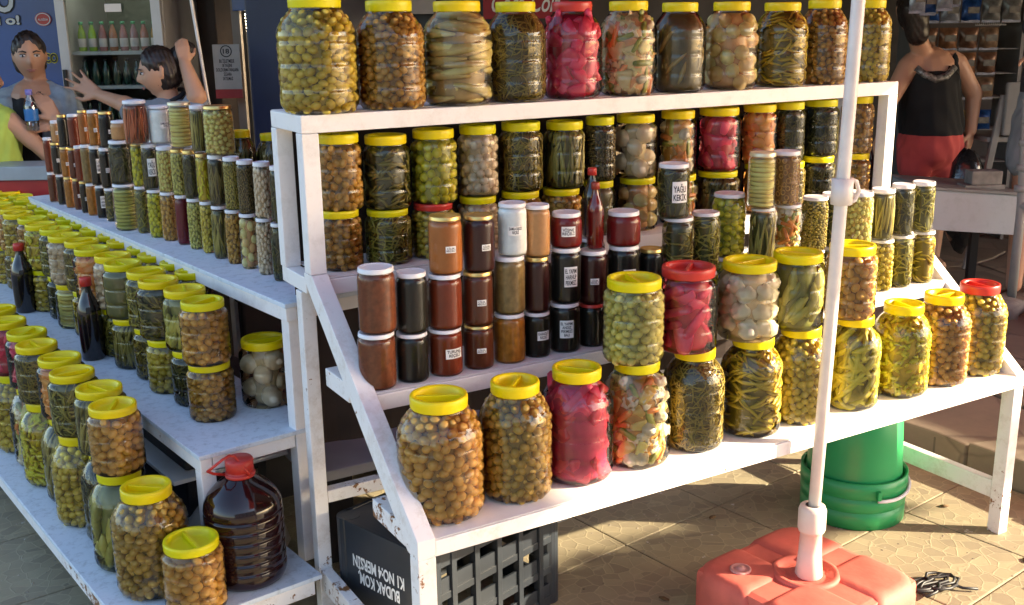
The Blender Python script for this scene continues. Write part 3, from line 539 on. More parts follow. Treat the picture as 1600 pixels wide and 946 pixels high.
# ------------------------------------------------------------------ the jars: profile, content, lid, x, y, z, radius, height, row, sticker
ROWS = [
('L','olive_tan','yellow',0.908,1.854,0.5000,0.0915,0.2629,'RB',''),
('L','olive_green_tan','yellow',1.088,1.848,0.5000,0.0804,0.2606,'RB',''),
('L','beet_red','yellow',1.252,1.854,0.5000,0.0834,0.2605,'RB',''),
('L','mixed','yellow',1.419,1.853,0.5000,0.0799,0.2500,'RB',''),
('M','olive_pale','yellow',1.407,1.853,0.7500,0.0700,0.1942,'RB2',''),
('L','herb','yellow',1.591,1.853,0.5000,0.0745,0.2500,'RB',''),
('M','beet','red',1.564,1.853,0.7500,0.0707,0.2008,'RB2',''),
('L','chili','yellow',1.772,1.847,0.5000,0.0770,0.2500,'RB',''),
('M','cauliflower','yellow',1.749,1.847,0.7500,0.0731,0.1929,'RB2',''),
('L','olive_green','yellow',1.936,1.848,0.5000,0.0759,0.2500,'RB',''),
('M','cucumber','yellow',1.910,1.848,0.7500,0.0687,0.1935,'RB2',''),
('L','pepper_green','yellow',2.125,1.842,0.5000,0.0730,0.2500,'RB',''),
('M','olive_tan','yellow',2.096,1.842,0.7500,0.0657,0.1918,'RB2',''),
('L','chili_yellow','yellow',2.313,1.842,0.5000,0.0790,0.2536,'RB',''),
('L','olive_tan','yellow',2.482,1.845,0.5000,0.0795,0.2565,'RB',''),
('L','olive_green','red',2.644,1.850,0.5000,0.0817,0.2619,'RB',''),
('L','olive_green','yellow',0.866,2.330,1.3100,0.0894,0.2552,'RT',''),
('L','olive_brown','yellow',1.046,2.330,1.3100,0.0817,0.2449,'RT',''),
('L','pepper_pale','yellow',1.224,2.330,1.3100,0.0862,0.2431,'RT',''),
('L','herb','yellow',1.388,2.330,1.3100,0.0755,0.2411,'RT',''),
('L','beet','red',1.557,2.330,1.3100,0.0778,0.2407,'RT',''),
('L','mixed_pink','yellow',1.736,2.330,1.3100,0.0777,0.2419,'RT',''),
('L','brine_dark','yellow',1.910,2.330,1.3100,0.0736,0.2380,'RT',''),
('L','onion_peach','yellow',2.096,2.330,1.3100,0.0778,0.2393,'RT',''),
('L','chili','yellow',2.290,2.330,1.3100,0.0783,0.2370,'RT',''),
('L','olive_brown','yellow',2.460,2.330,1.3100,0.0724,0.2439,'RT',''),
('L','olive_green','yellow',2.657,2.330,1.3100,0.0684,0.2436,'RT',''),
('M','olive_brown','yellow',0.905,2.352,0.9350,0.0528,0.1434,'TH',''),
('M','olive_brown','yellow',0.913,2.352,1.0784,0.0537,0.1787,'TH2',''),
('M','herb_green','yellow',1.030,2.352,0.9350,0.0574,0.1338,'TH',''),
('M','chili_dark','yellow',1.033,2.352,1.0688,0.0574,0.1776,'TH2',''),
('M','olive_green','red',1.154,2.352,0.9350,0.0554,0.1366,'TH',''),
('M','olive_big_green','yellow',1.161,2.352,1.0716,0.0580,0.1809,'TH2',''),
('M','garlic','yellow',1.282,2.352,0.9350,0.0532,0.1414,'TH',''),
('M','garlic','yellow',1.286,2.352,1.0764,0.0526,0.1787,'TH2',''),
('M','olive_brown','yellow',1.409,2.352,0.9350,0.0562,0.1431,'TH',''),
('M','herb','yellow',1.413,2.352,1.0781,0.0572,0.1776,'TH2',''),
('M','olive_tan','yellow',1.537,2.352,0.9350,0.0557,0.1387,'TH',''),
('M','beans','yellow',1.548,2.352,1.0737,0.0551,0.1762,'TH2',''),
('M','brine_dark','yellow',1.659,2.352,0.9350,0.0459,0.1485,'TH',''),
('M','caper_dark','yellow',1.662,2.352,1.0835,0.0435,0.1709,'TH2',''),
('M','onion_peach','yellow',1.792,2.352,0.9350,0.0563,0.1472,'TH',''),
('M','onion','yellow',1.782,2.352,1.0822,0.0592,0.1719,'TH2',''),
('M','mixed','yellow',1.941,2.352,0.9350,0.0538,0.1426,'TH',''),
('M','mixed','yellow',1.931,2.352,1.0776,0.0531,0.1797,'TH2',''),
('M','beans_dark','yellow',2.085,2.352,0.9350,0.0649,0.1413,'TH',''),
('M','beet','yellow',2.083,2.352,1.0763,0.0641,0.1819,'TH2',''),
('M','carrot','yellow',2.252,2.352,0.9350,0.0525,0.1506,'TH',''),
('M','carrot','yellow',2.240,2.352,1.0856,0.0537,0.1728,'TH2',''),
('M','herb','yellow',2.373,2.352,0.9350,0.0493,0.1456,'TH',''),
('M','herb_dark','yellow',2.362,2.352,1.0806,0.0487,0.1798,'TH2',''),
('M','herb_dark','yellow',2.493,2.352,0.9350,0.0544,0.1542,'TH',''),
('M','herb_dark','yellow',2.494,2.352,1.0892,0.0558,0.1724,'TH2',''),
('M','olive_brown','yellow',2.659,2.352,0.9350,0.0493,0.1508,'TH',''),
('M','olive_brown','yellow',2.656,2.352,1.0858,0.0509,0.1786,'TH2',''),
('G','jam_fig','white',0.860,2.055,0.7300,0.0420,0.1254,'RS0',''),
('G','jam_fig','white',0.866,2.055,0.8554,0.0415,0.1440,'RS1',''),
('G','jam_black','white',0.945,2.055,0.7300,0.0370,0.1113,'RS0',''),
('G','jam_black','white',0.949,2.055,0.8413,0.0352,0.1369,'RS1',''),
('G','jam_redbrown','white',1.028,2.055,0.7300,0.0391,0.1083,'RS0','TURUNC'),
('G','jam_redbrown','white',1.031,2.055,0.8383,0.0387,0.1258,'RS1',''),
('G','jam_amber','gold',1.036,2.055,0.9640,0.0382,0.1298,'RS2','small'),
('G','jam_brown','gold',1.114,2.055,0.7300,0.0354,0.1032,'RS0','small'),
('G','jam_brown','gold',1.115,2.055,0.8332,0.0350,0.1252,'RS1','small'),
('G','jam_darkred','gold',1.121,2.055,0.9583,0.0360,0.1285,'RS2','small'),
('G','jam_orange','white',1.197,2.055,0.7300,0.0375,0.1180,'RS0',''),
('G','jam_olive','white',1.199,2.055,0.8480,0.0370,0.1358,'RS1',''),
('G','jam_white','white',1.209,2.055,0.9838,0.0337,0.1214,'RS2','DAMLA'),
('G','jam_black','white',1.273,2.055,0.7300,0.0320,0.1092,'RS0','KARADUT'),
('G','jam_darkred','gold',1.274,2.055,0.8392,0.0301,0.1334,'RS1',''),
('G','jam_peach','white',1.277,2.055,0.9726,0.0297,0.1219,'RS2',''),
('G','jam_black','white',1.352,2.055,0.7300,0.0371,0.1207,'RS0','ANDIZ'),
('G','jam_black','white',1.356,2.055,0.8507,0.0367,0.1346,'RS1','HARNUP'),
('S','jam_red','white',1.357,2.055,0.9853,0.0377,0.0836,'RS2','VISNE'),
('G','jam_black','red',1.432,2.055,0.7300,0.0330,0.1065,'RS0',''),
('G','jam_darkred','white',1.434,2.055,0.8365,0.0342,0.1321,'RS1','small'),
('G','jam_black','white',1.525,2.055,0.7300,0.0383,0.1054,'RS0',''),
('G','jam_black','white',1.526,2.055,0.8354,0.0395,0.1345,'RS1','CEVIZ'),
('S','jam_red','white',1.525,2.055,0.9699,0.0421,0.0850,'RS2',''),
('G','jam_black','gold',1.612,2.057,0.7300,0.0322,0.0899,'RS0',''),
('G','jam_black','gold',1.613,2.056,0.8199,0.0306,0.1310,'RS1','small'),
('T','chili_dark','white',1.683,2.038,0.7300,0.0405,0.2960,'RS0',''),
('G','herb_dark','white',1.666,2.040,1.0260,0.0396,0.1350,'RS1','YAGLI'),
('T','herb_green','white',1.773,2.040,0.7300,0.0383,0.2995,'RS0',''),
('T','olive_big_green','white',1.904,2.098,0.7300,0.0446,0.3282,'RS0',''),
('T','beans','white',1.970,2.039,0.7300,0.0344,0.2925,'RS0',''),
('G','slices','clear',1.953,2.032,1.0225,0.0364,0.1459,'RS1',''),
('T','mixed','white',2.063,2.040,0.7300,0.0367,0.2919,'RS0',''),
('G','rings','white',2.047,2.040,1.0219,0.0365,0.1428,'RS1',''),
('T','caper','white',2.215,2.090,0.7300,0.0382,0.2905,'RS0',''),
('T','herb_green','white',2.294,2.097,0.7300,0.0348,0.2923,'RS0',''),
('T','olive_pale','white',2.342,2.038,0.7300,0.0348,0.1450,'RS0',''),
('G','nuts_pale','white',2.332,2.034,0.8750,0.0376,0.1561,'RS1',''),
('T','olive_green','white',2.444,2.040,0.7300,0.0354,0.1519,'RS0',''),
('G','beans','white',2.433,2.040,0.8819,0.0349,0.1476,'RS1',''),
('T','herb_green','white',2.529,2.040,0.7300,0.0340,0.1560,'RS0',''),
('G','herb_dark','white',2.516,2.040,0.8860,0.0335,0.1494,'RS1',''),
('T','chili','white',2.625,2.040,0.7300,0.0345,0.1570,'RS0',''),
('G','herb_green','white',2.605,2.040,0.8870,0.0339,0.1483,'RS1',''),
('M','olive_tan','yellow',0.480,2.318,0.1700,0.0721,0.1791,'LB',''),
('L','olive_green_tan','yellow',0.419,2.468,0.1700,0.0903,0.2709,'LB',''),
('L','cucumber','yellow',0.387,2.637,0.1700,0.0810,0.2600,'LB',''),
('M','olive_tan','yellow',0.389,2.626,0.4300,0.0649,0.1750,'LB2',''),
('L','herb_dark','yellow',0.396,2.801,0.1700,0.0830,0.2600,'LB',''),
('M','beans','yellow',0.384,2.783,0.4300,0.0660,0.1750,'LB2',''),
('L','olive_green','yellow',0.346,2.961,0.1700,0.0850,0.2600,'LB',''),
('M','herb_green','yellow',0.345,2.959,0.4300,0.0660,0.1750,'LB2',''),
('L','beans','yellow',0.343,3.131,0.1700,0.0850,0.2600,'LB',''),
('M','carrot','yellow',0.336,3.119,0.4300,0.0660,0.1750,'LB2',''),
('L','chili_yellow','yellow',0.302,3.297,0.1700,0.0850,0.2600,'LB',''),
('M','herb','yellow',0.297,3.296,0.4300,0.0660,0.1750,'LB2',''),
('L','mixed','yellow',0.294,3.467,0.1700,0.0850,0.2600,'LB',''),
('M','beet','yellow',0.289,3.456,0.4300,0.0660,0.1750,'LB2',''),
('L','olive_green','yellow',0.256,3.634,0.1700,0.0850,0.2600,'LB',''),
('M','beet','yellow',0.250,3.632,0.4300,0.0660,0.1750,'LB2',''),
('L','beans','yellow',0.246,3.805,0.1700,0.0850,0.2600,'LB',''),
('M','herb_green','yellow',0.239,3.812,0.4300,0.0660,0.1750,'LB2',''),
('L','olive_tan','yellow',0.208,3.974,0.1700,0.0850,0.2600,'LB',''),
('M','olive_green','yellow',0.203,3.969,0.4300,0.0660,0.1750,'LB2',''),
('M','onion','yellow',0.805,2.710,0.5000,0.0689,0.1854,'LM',''),
('M','olive_brown','yellow',0.647,2.682,0.5000,0.0610,0.1560,'LM',''),
('M','olive_tan','yellow',0.642,2.673,0.6560,0.0620,0.1680,'LM2',''),
('M','herb_dark','yellow',0.641,2.828,0.5000,0.0610,0.1560,'LM',''),
('M','cucumber','yellow',0.635,2.828,0.6560,0.0620,0.1680,'LM2',''),
('M','olive_green','yellow',0.606,2.971,0.5000,0.0610,0.1560,'LM',''),
('M','chili_dark','yellow',0.599,2.978,0.6560,0.0620,0.1680,'LM2',''),
('M','herb','yellow',0.600,3.118,0.5000,0.0610,0.1560,'LM',''),
('M','herb_green','yellow',0.595,3.113,0.6560,0.0620,0.1680,'LM2',''),
('M','beans','yellow',0.566,3.260,0.5000,0.0610,0.1560,'LM',''),
('M','brine_green','yellow',0.559,3.263,0.6560,0.0620,0.1680,'LM2',''),
('M','herb_green','yellow',0.559,3.407,0.5000,0.0610,0.1560,'LM',''),
('M','garlic','yellow',0.555,3.398,0.6560,0.0620,0.1680,'LM2',''),
('M','herb_green','yellow',0.525,3.549,0.5000,0.0610,0.1560,'LM',''),
('M','carrot','yellow',0.519,3.548,0.6560,0.0620,0.1680,'LM2',''),
('M','chili','yellow',0.519,3.696,0.5000,0.0610,0.1560,'LM',''),
('M','herb','yellow',0.512,3.703,0.6560,0.0620,0.1680,'LM2',''),
('M','slices','yellow',0.485,3.838,0.5000,0.0610,0.1560,'LM',''),
('M','garlic','yellow',0.479,3.834,0.6560,0.0620,0.1680,'LM2',''),
('M','herb_dark','yellow',0.478,3.985,0.5000,0.0610,0.1560,'LM',''),
('M','herb_green','yellow',0.472,3.988,0.6560,0.0620,0.1680,'LM2',''),
('M','olive_green','yellow',0.444,4.127,0.5000,0.0610,0.1560,'LM',''),
('M','chili_yellow','yellow',0.439,4.119,0.6560,0.0620,0.1680,'LM2',''),
('M','olive_green','yellow',0.438,4.274,0.5000,0.0610,0.1560,'LM',''),
('M','olive_brown','yellow',0.432,4.273,0.6560,0.0620,0.1680,'LM2',''),
('M','beans','yellow',0.404,4.416,0.5000,0.0610,0.1560,'LM',''),
('M','olive_green','yellow',0.397,4.424,0.6560,0.0620,0.1680,'LM2',''),
('M','herb','yellow',0.397,4.563,0.5000,0.0610,0.1560,'LM',''),
('M','olive_tan','yellow',0.392,4.558,0.6560,0.0620,0.1680,'LM2',''),
('M','olive_green','yellow',0.363,4.706,0.5000,0.0610,0.1560,'LM',''),
('M','herb','yellow',0.356,4.709,0.6560,0.0620,0.1680,'LM2',''),
('M','beans','yellow',0.357,4.852,0.5000,0.0610,0.1560,'LM',''),
('M','beans','yellow',0.352,4.843,0.6560,0.0620,0.1680,'LM2',''),
('M','olive_green','yellow',0.322,4.995,0.5000,0.0610,0.1560,'LM',''),
('M','olive_green','yellow',0.316,4.994,0.6560,0.0620,0.1680,'LM2',''),
('M','herb','yellow',0.316,5.141,0.5000,0.0610,0.1560,'LM',''),
('M','herb','yellow',0.309,5.148,0.6560,0.0620,0.1680,'LM2',''),
('M','herb_dark','yellow',0.717,3.065,0.5000,0.0540,0.1560,'LN',''),
('M','herb','yellow',0.713,3.057,0.6560,0.0560,0.1620,'LN2',''),
('M','herb_dark','yellow',0.711,3.212,0.5000,0.0540,0.1560,'LN',''),
('M','olive_tan','yellow',0.705,3.211,0.6560,0.0560,0.1620,'LN2',''),
('M','herb_dark','yellow',0.677,3.354,0.5000,0.0540,0.1560,'LN',''),
('M','olive_green','yellow',0.670,3.362,0.6560,0.0560,0.1620,'LN2',''),
('M','herb_dark','yellow',0.670,3.501,0.5000,0.0540,0.1560,'LN',''),
('M','herb','yellow',0.665,3.496,0.6560,0.0560,0.1620,'LN2',''),
('M','herb_dark','yellow',0.636,3.644,0.5000,0.0540,0.1560,'LN',''),
('M','cauliflower','yellow',0.630,3.647,0.6560,0.0560,0.1620,'LN2',''),
('M','herb_dark','yellow',0.630,3.790,0.5000,0.0540,0.1560,'LN',''),
('M','beans','yellow',0.625,3.781,0.6560,0.0560,0.1620,'LN2',''),
('M','herb_dark','yellow',0.596,3.933,0.5000,0.0540,0.1560,'LN',''),
('M','olive_green','yellow',0.590,3.932,0.6560,0.0560,0.1620,'LN2',''),
('M','herb_dark','yellow',0.589,4.079,0.5000,0.0540,0.1560,'LN',''),
('M','herb','yellow',0.582,4.086,0.6560,0.0560,0.1620,'LN2',''),
('M','herb_dark','yellow',0.555,4.222,0.5000,0.0540,0.1560,'LN',''),
('M','olive_tan','yellow',0.550,4.217,0.6560,0.0560,0.1620,'LN2',''),
('M','herb_dark','yellow',0.549,4.368,0.5000,0.0540,0.1560,'LN',''),
('M','olive_green','yellow',0.542,4.371,0.6560,0.0560,0.1620,'LN2',''),
('M','herb_dark','yellow',0.514,4.511,0.5000,0.0540,0.1560,'LN',''),
('M','garlic','yellow',0.510,4.502,0.6560,0.0560,0.1620,'LN2',''),
('M','herb_dark','yellow',0.508,4.657,0.5000,0.0540,0.1560,'LN',''),
('M','herb','yellow',0.502,4.656,0.6560,0.0560,0.1620,'LN2',''),
('M','herb_dark','yellow',0.474,4.800,0.5000,0.0540,0.1560,'LN',''),
('M','beans','yellow',0.467,4.807,0.6560,0.0560,0.1620,'LN2',''),
('M','herb_dark','yellow',0.467,4.946,0.5000,0.0540,0.1560,'LN',''),
('M','olive_tan','yellow',0.462,4.942,0.6560,0.0560,0.1620,'LN2',''),
('M','herb_dark','yellow',0.433,5.089,0.5000,0.0540,0.1560,'LN',''),
('M','herb','yellow',0.427,5.092,0.6560,0.0560,0.1620,'LN2',''),
('M','herb_dark','yellow',0.427,5.235,0.5000,0.0540,0.1560,'LN',''),
('M','olive_green','yellow',0.422,5.227,0.6560,0.0560,0.1620,'LN2',''),
('M','herb_dark','yellow',0.393,5.378,0.5000,0.0540,0.1560,'LN',''),
('M','herb','yellow',0.387,5.377,0.6560,0.0560,0.1620,'LN2',''),
('M','herb_dark','yellow',0.386,5.525,0.5000,0.0540,0.1560,'LN',''),
('M','olive_green','yellow',0.379,5.532,0.6560,0.0560,0.1620,'LN2',''),
('M','herb_dark','yellow',0.352,5.667,0.5000,0.0540,0.1560,'LN',''),
('M','herb','yellow',0.347,5.662,0.6560,0.0560,0.1620,'LN2',''),
('G','jam_brown','white',0.544,4.501,0.8400,0.0191,0.1180,'LT',''),
('G','jam_redbrown','white',0.541,4.501,0.9580,0.0164,0.1361,'LT1',''),
('G','jam_black','white',0.562,4.412,0.8400,0.0175,0.1180,'LT',''),
('G','jam_black','gold',0.557,4.413,0.9580,0.0174,0.1227,'LT1','small'),
('G','jam_orange','gold',0.577,4.313,0.8400,0.0184,0.1180,'LT',''),
('G','jam_orange','gold',0.575,4.313,0.9580,0.0183,0.1133,'LT1','small'),
('G','jam_brown','gold',0.595,4.246,0.8400,0.0158,0.1180,'LT','small'),
('G','jam_brown','gold',0.592,4.246,0.9580,0.0157,0.1158,'LT1','small'),
('G','jam_black','gold',0.605,4.154,0.8400,0.0155,0.1180,'LT','small'),
('G','jam_redbrown','white',0.600,4.154,0.9580,0.0154,0.1306,'LT1',''),
('G','jam_orange','white',0.620,4.082,0.8400,0.0200,0.1180,'LT',''),
('G','jam_olive','white',0.615,4.083,0.9580,0.0187,0.1405,'LT1',''),
('G','jam_black','white',0.639,4.005,0.8400,0.0197,0.1180,'LT','HARNUP'),
('G','jam_black','white',0.633,4.006,0.9580,0.0195,0.1416,'LT1','HARNUP'),
('G','chili_dark','white',0.657,3.918,0.8400,0.0217,0.1180,'LT',''),
('G','jam_black','white',0.652,3.918,0.9580,0.0203,0.1413,'LT1','small'),
('T','slices_green','white',0.667,3.714,0.8400,0.0403,0.1570,'LT',''),
('G','herb_dark','white',0.669,3.713,0.9970,0.0388,0.1453,'LT1',''),
('T','herb_green','white',0.703,3.617,0.8400,0.0236,0.1570,'LT',''),
('G','olive_big_green','gold',0.705,3.617,0.9970,0.0233,0.1428,'LT1',''),
('T','olive_big_green','white',0.724,3.514,0.8400,0.0262,0.1570,'LT',''),
('G','herb_dark','white',0.720,3.515,0.9970,0.0259,0.1465,'LT1','YAGLI'),
('T','olive_tan','white',0.746,3.434,0.8400,0.0247,0.1570,'LT',''),
('G','nuts_pale','white',0.749,3.433,0.9970,0.0255,0.1436,'LT1',''),
('T','jam_crimson','white',0.768,3.343,0.8400,0.0222,0.1570,'LT',''),
('G','olive_pale','gold',0.768,3.343,0.9970,0.0220,0.1425,'LT1',''),
('T','olive_pale','white',0.784,3.252,0.8400,0.0238,0.1570,'LT',''),
('G','herb_dark','gold',0.782,3.252,0.9970,0.0215,0.1460,'LT1',''),
('T','olive_green','white',0.800,3.171,0.8400,0.0214,0.1570,'LT',''),
('G','chili_yellow','gold',0.799,3.171,0.9970,0.0202,0.1429,'LT1',''),
('T','beans','white',0.809,3.071,0.8400,0.0237,0.1570,'LT',''),
('G','beans_dark','white',0.813,3.070,0.9970,0.0253,0.1479,'LT1',''),
('T','olive_brown','white',0.824,2.979,0.8400,0.0241,0.1570,'LT',''),
('G','caper','white',0.831,2.977,0.9970,0.0247,0.1501,'LT1',''),
('T','onion_peach','white',0.841,2.891,0.8400,0.0263,0.1570,'LT',''),
('G','caper_dark','white',0.844,2.890,0.9970,0.0242,0.1488,'LT1',''),
('T','garlic','white',0.856,2.794,0.8400,0.0239,0.1570,'LT',''),
('G','garlic','white',0.860,2.792,0.9970,0.0245,0.1523,'LT1',''),
('T','herb_dark','white',0.865,2.697,0.8400,0.0224,0.1570,'LT',''),
('G','herb_dark','white',0.872,2.695,0.9970,0.0213,0.1513,'LT1',''),
('S','jam_peach','white',0.565,4.412,1.0807,0.0173,0.0837,'LT2','small'),
('G','jam_black','gold',0.579,4.313,1.0713,0.0182,0.1205,'LT2',''),
('G','jam_redbrown','white',0.607,4.244,1.0738,0.0203,0.1233,'LT2',''),
('G','jam_amber','gold',0.618,4.083,1.0985,0.0173,0.1219,'LT2','small'),
('G','jam_orange','white',0.640,4.005,1.0996,0.0194,0.1244,'LT2','small'),
('G','jam_black','gold',0.667,3.916,1.0993,0.0247,0.1242,'LT2','small'),
('S','jam_peach','white',0.677,3.712,1.1423,0.0320,0.0640,'LT2',''),
('G','beans_red','white',0.690,3.521,1.1435,0.0375,0.1385,'LT2',''),
('G','jam_white','white',0.762,3.506,1.1435,0.0356,0.1192,'LT2','DAMLA'),
('G','slices','clear',0.786,3.339,1.1430,0.0366,0.1389,'LT2',''),
('G','beans','white',0.797,3.172,1.1430,0.0228,0.1381,'LT2',''),
('G','nuts_pale','gold',0.827,3.060,1.1471,0.0426,0.1384,'LT2',''),
('L','beans_dark','yellow',0.901,3.104,0.8400,0.0420,0.3672,'LX',''),
('L','beans_dark','yellow',0.988,3.100,0.8400,0.0443,0.3522,'LX',''),
('T','herb_dark','white',1.600,2.168,0.7300,0.0350,0.1550,'RK',''),
('T','olive_brown','white',1.720,2.168,0.7300,0.0350,0.1550,'RK',''),
('T','beans','white',1.830,2.168,0.7300,0.0350,0.1550,'RK',''),
('T','herb_green','white',2.000,2.168,0.7300,0.0350,0.1550,'RK',''),
('T','chili','white',2.110,2.168,0.7300,0.0350,0.1550,'RK',''),
('T','olive_green','white',2.400,2.168,0.7300,0.0350,0.1550,'RK',''),
('T','herb','white',2.500,2.168,0.7300,0.0350,0.1550,'RK','')
]
HERO = {('RB', 0), ('RB', 1), ('RB', 6), ('RB', 9), ('RB', 10), ('LB', 0), ('LB', 1), ('LB2', 0), ('LM2', 0), ('LM', 1), ('RB2', 0), ('RB2', 4), ('RT', 0), ('RT', 1)}
ROWTEXT = {'RB': "on the bottom shelf of the right rack", 'RB2': "stacked above the right rack's bottom shelf", 'RT': "along the top shelf of the right rack", 'TH': "in the lower boxed row, right rack", 'TH2': "in the upper boxed row, right rack",
 'RS0': "in the lowest layer, right rack's second shelf", 'RS1': "in the middle layer, right rack's second shelf", 'RS2': "topping the right rack's second shelf stacks", 'RK': "at the back of the right rack's second shelf", 'LB': "on the left rack's bottom shelf", 'LB2': "stacked over the left rack's bottom shelf",
 'LM': "on the left rack's middle shelf", 'LM2': "stacked over the left rack's middle shelf", 'LN': "in the left middle shelf's rear row", 'LN2': "topping the left middle shelf's rear row", 'LT': "in the lowest layer, left rack's top shelf",
 'LT1': "in the second layer, left rack's top shelf", 'LT2': "crowning the left rack's top shelf", 'LX': "behind the left rack's top shelf", 'LX0': "at the back of the left rack's top shelf"}
DESC = {'olive_tan': 'tan olives', 'olive_green_tan': 'olives in brown-green', 'olive_green': 'green olives', 'olive_brown': 'brownish olives', 'olive_pale': 'pale olives', 'olive_big_green': 'big green plums', 'nuts_pale': 'pale yellow chickpeas', 'caper': 'capers',
 'caper_dark': 'dark capers', 'herb': 'pickled herbs', 'herb_dark': 'dark herbs', 'herb_green': 'green herb shoots', 'chili': 'green chilies', 'chili_dark': 'dark chilies', 'chili_yellow': 'yellow chilies', 'pepper_green': 'green peppers', 'pepper_pale': 'coiled pale peppers',
 'beans': 'green beans', 'beans_dark': 'dark beans', 'beans_red': 'red pods', 'beet': 'pink beet chunks', 'beet_red': 'crimson beets', 'carrot': 'orange carrots', 'cauliflower': 'white cauliflower', 'garlic': 'pale garlic cloves', 'onion': 'white onions', 'onion_peach': 'peach coloured onions',
 'mixed': 'mixed vegetables', 'mixed_pink': 'pinkish mixed vegetables', 'brine_dark': 'murky dark pickles', 'brine_green': 'pale green brine', 'cucumber': 'gherkins', 'slices': 'pale yellow slices', 'slices_green': 'green slices', 'rings': 'brown pepper rings',
 'jam_fig': 'fig jam', 'jam_black': 'black syrup', 'jam_redbrown': 'red brown jam', 'jam_amber': 'amber jam', 'jam_brown': 'brown jam', 'jam_darkred': 'dark red jam', 'jam_orange': 'orange jam', 'jam_olive': 'olive coloured jam', 'jam_white': 'white jam',
 'jam_peach': 'peach coloured jam', 'jam_red': 'bright red jam', 'jam_crimson': 'crimson juice'}
ORD = ['first', 'second', 'third', 'fourth', 'fifth', 'sixth', 'seventh', 'eighth', 'ninth', 'tenth', 'eleventh', 'twelfth', 'thirteenth', 'fourteenth', 'fifteenth', 'sixteenth', 'seventeenth', 'eighteenth', 'nineteenth', 'twentieth', 'twenty-first', 'twenty-second', 'twenty-third', 'twenty-fourth']
LIDM = {'yellow': M['yellow'], 'red': M['red'], 'white': M['lidwhite'], 'gold': M['gold'], 'clear': M['clearlid']}
SM = {p: shell_mesh(p, M['pet'] if p in 'LM' else M['glass']) for p in PROF}
LM_ = {(p, l): lid_meshes(p, m) for p in PROF for l, m in LIDM.items()}
CM = {}; CT = {}
right = Vector((.8601, -.5090)); 
def place_jars():
    rows = []
    cnt = {}
    for r in ROWS:
        pr, ct, lid, x, y, z, rad, h, key, stk = r
        if pr in 'GT' and h > .25:   # a tall column is two jars stacked
            rows.append((pr, ct, lid, x, y, z, rad * .97, h * .48, key, '')); rows.append((pr, ct, lid, x, y, z + h * .48, rad, h * .52, 'RS1', stk))
        elif key == 'LX': rows.append(('M', 'herb_dark', lid, x, y, z, .045, h * .45, 'LX0', '')); rows.append((pr, ct, lid, x, y, z + h * .45, rad, h * .55, key, ''))
        else: rows.append(tuple(r))
    byrow = {}
    for i, r in enumerate(rows): byrow.setdefault(r[8], []).append(i)
    order = {}
    for key, ids in byrow.items():
        ids.sort(key=lambda i: rows[i][3] if key[0] != 'L' else rows[i][3] / max(rows[i][4], .1))
        same = {}
        for n, i in enumerate(ids): order[i] = n
    for i, (pr, ct, lid, x, y, z, rad, h, key, stk) in enumerate(rows):
        n = order[i]; twins = [j for j in byrow[key] if rows[j][1] == ct and rows[j][2] == lid and bool(rows[j][9]) == bool(stk)]
        adj = {'clear': 'pale-lidded', 'gold': 'gold-lidded'}.get(lid, lid + '-lidded')
        what = 'labelled jar' if stk else 'jar'
        if len(twins) > 1:
            k = sorted(twins, key=lambda j: order[j]).index(i); lab = '%s %s of %s, %s from left %s' % (adj, what, DESC[ct], ORD[min(k, 23)], ROWTEXT[key])
        else: lab = '%s %s of %s %s' % (adj, what, DESC[ct], ROWTEXT[key])
        if len(lab.split()) > 16: lab = lab.replace(' from left', '')
        cat = 'jar'; P = PROF[pr]; hero = (key, cnt_hero(rows, byrow, key, i)) in HERO
        nm = {'L': 'pickle_jar', 'M': 'pickle_jar', 'G': 'glass_jar', 'T': 'glass_jar', 'S': 'jam_jar'}[pr]
        if ct in JAM: nm = 'jam_jar'
        rz = rnd.uniform(0, 6.28)
        if stk: rz = math.atan2(y, x) - math.pi / 2 + rnd.uniform(.15, .55)
        t = empty(nm, (x, y, z), rz, lab, cat, 'jars of pickles and jam on the racks'); t.scale = (rad / P['R'], rad / P['R'], h / P['H'])
        link('jar_body', SM[pr], t)
        a, b = LM_[(pr, lid)]; lo = link('lid', a, t, mat=Matrix.Rotation(rnd.uniform(0, 3), 4, 'Z'))
        if b: link('grip_bar', b, lo)
        far = (key[0] == 'L' and rad < .028 and y > 3.0)
        if ct in JAM:
            if (pr, ct) not in CM: CM[(pr, ct)] = core_mesh(pr, .0008, JM[ct], .90, 'jam' if ct != 'jam_crimson' else 'juice')
            link(CM[(pr, ct)].name.split('.')[0], CM[(pr, ct)], t)
        else:
            s = {'beet': .020, 'beet_red': .013, 'carrot': .016, 'mixed': .017, 'mixed_pink': .017, 'onion': .032, 'onion_peach': .029, 'cauliflower': .024, 'cucumber': .020, 'pepper_pale': .018, 'pepper_green': .016}.get(ct, .0135 if ct[:5] == 'olive' else .0145) * (1 if pr == 'L' else .85 if pr == 'M' else .6)
            if (pr, ct) not in CM: CM[(pr, ct)] = core_mesh(pr, .0015 if ct in ('brine_green',) else (.010 if ct in ('brine_dark',) else s), BM_[ct], .87 if ct != 'brine_green' else .9)
            link('brine', CM[(pr, ct)], t)
            ck = (pr, ct, hero)
            if ck not in CT: CT[ck] = contents(ct, pr, hero)
            for name, me, mt, stuff in CT[ck]:
                o = link(name, me, t, mat=mt)
                if stuff: o['kind'] = 'stuff'
        if stk:
            a, b = sticker(pr, stk); s_ = link('sticker', a, t); link('lettering', b, s_)
def cnt_hero(rows, byrow, key, i):
    return [j for j in sorted(byrow[key])].index(i)
# ------------------------------------------------------------------ frame of the shop fronts: s runs right, t away, both in metres
def BG(s, t, z=0): return Vector((.8605 * s + .5094 * t, -.5094 * s + .8605 * t, z))
BA = math.atan2(-.5094, .8605)
def bgthing(name, s, t, z, label, cat, group=None): return empty(name, BG(s, t, z), BA, label, cat, group)

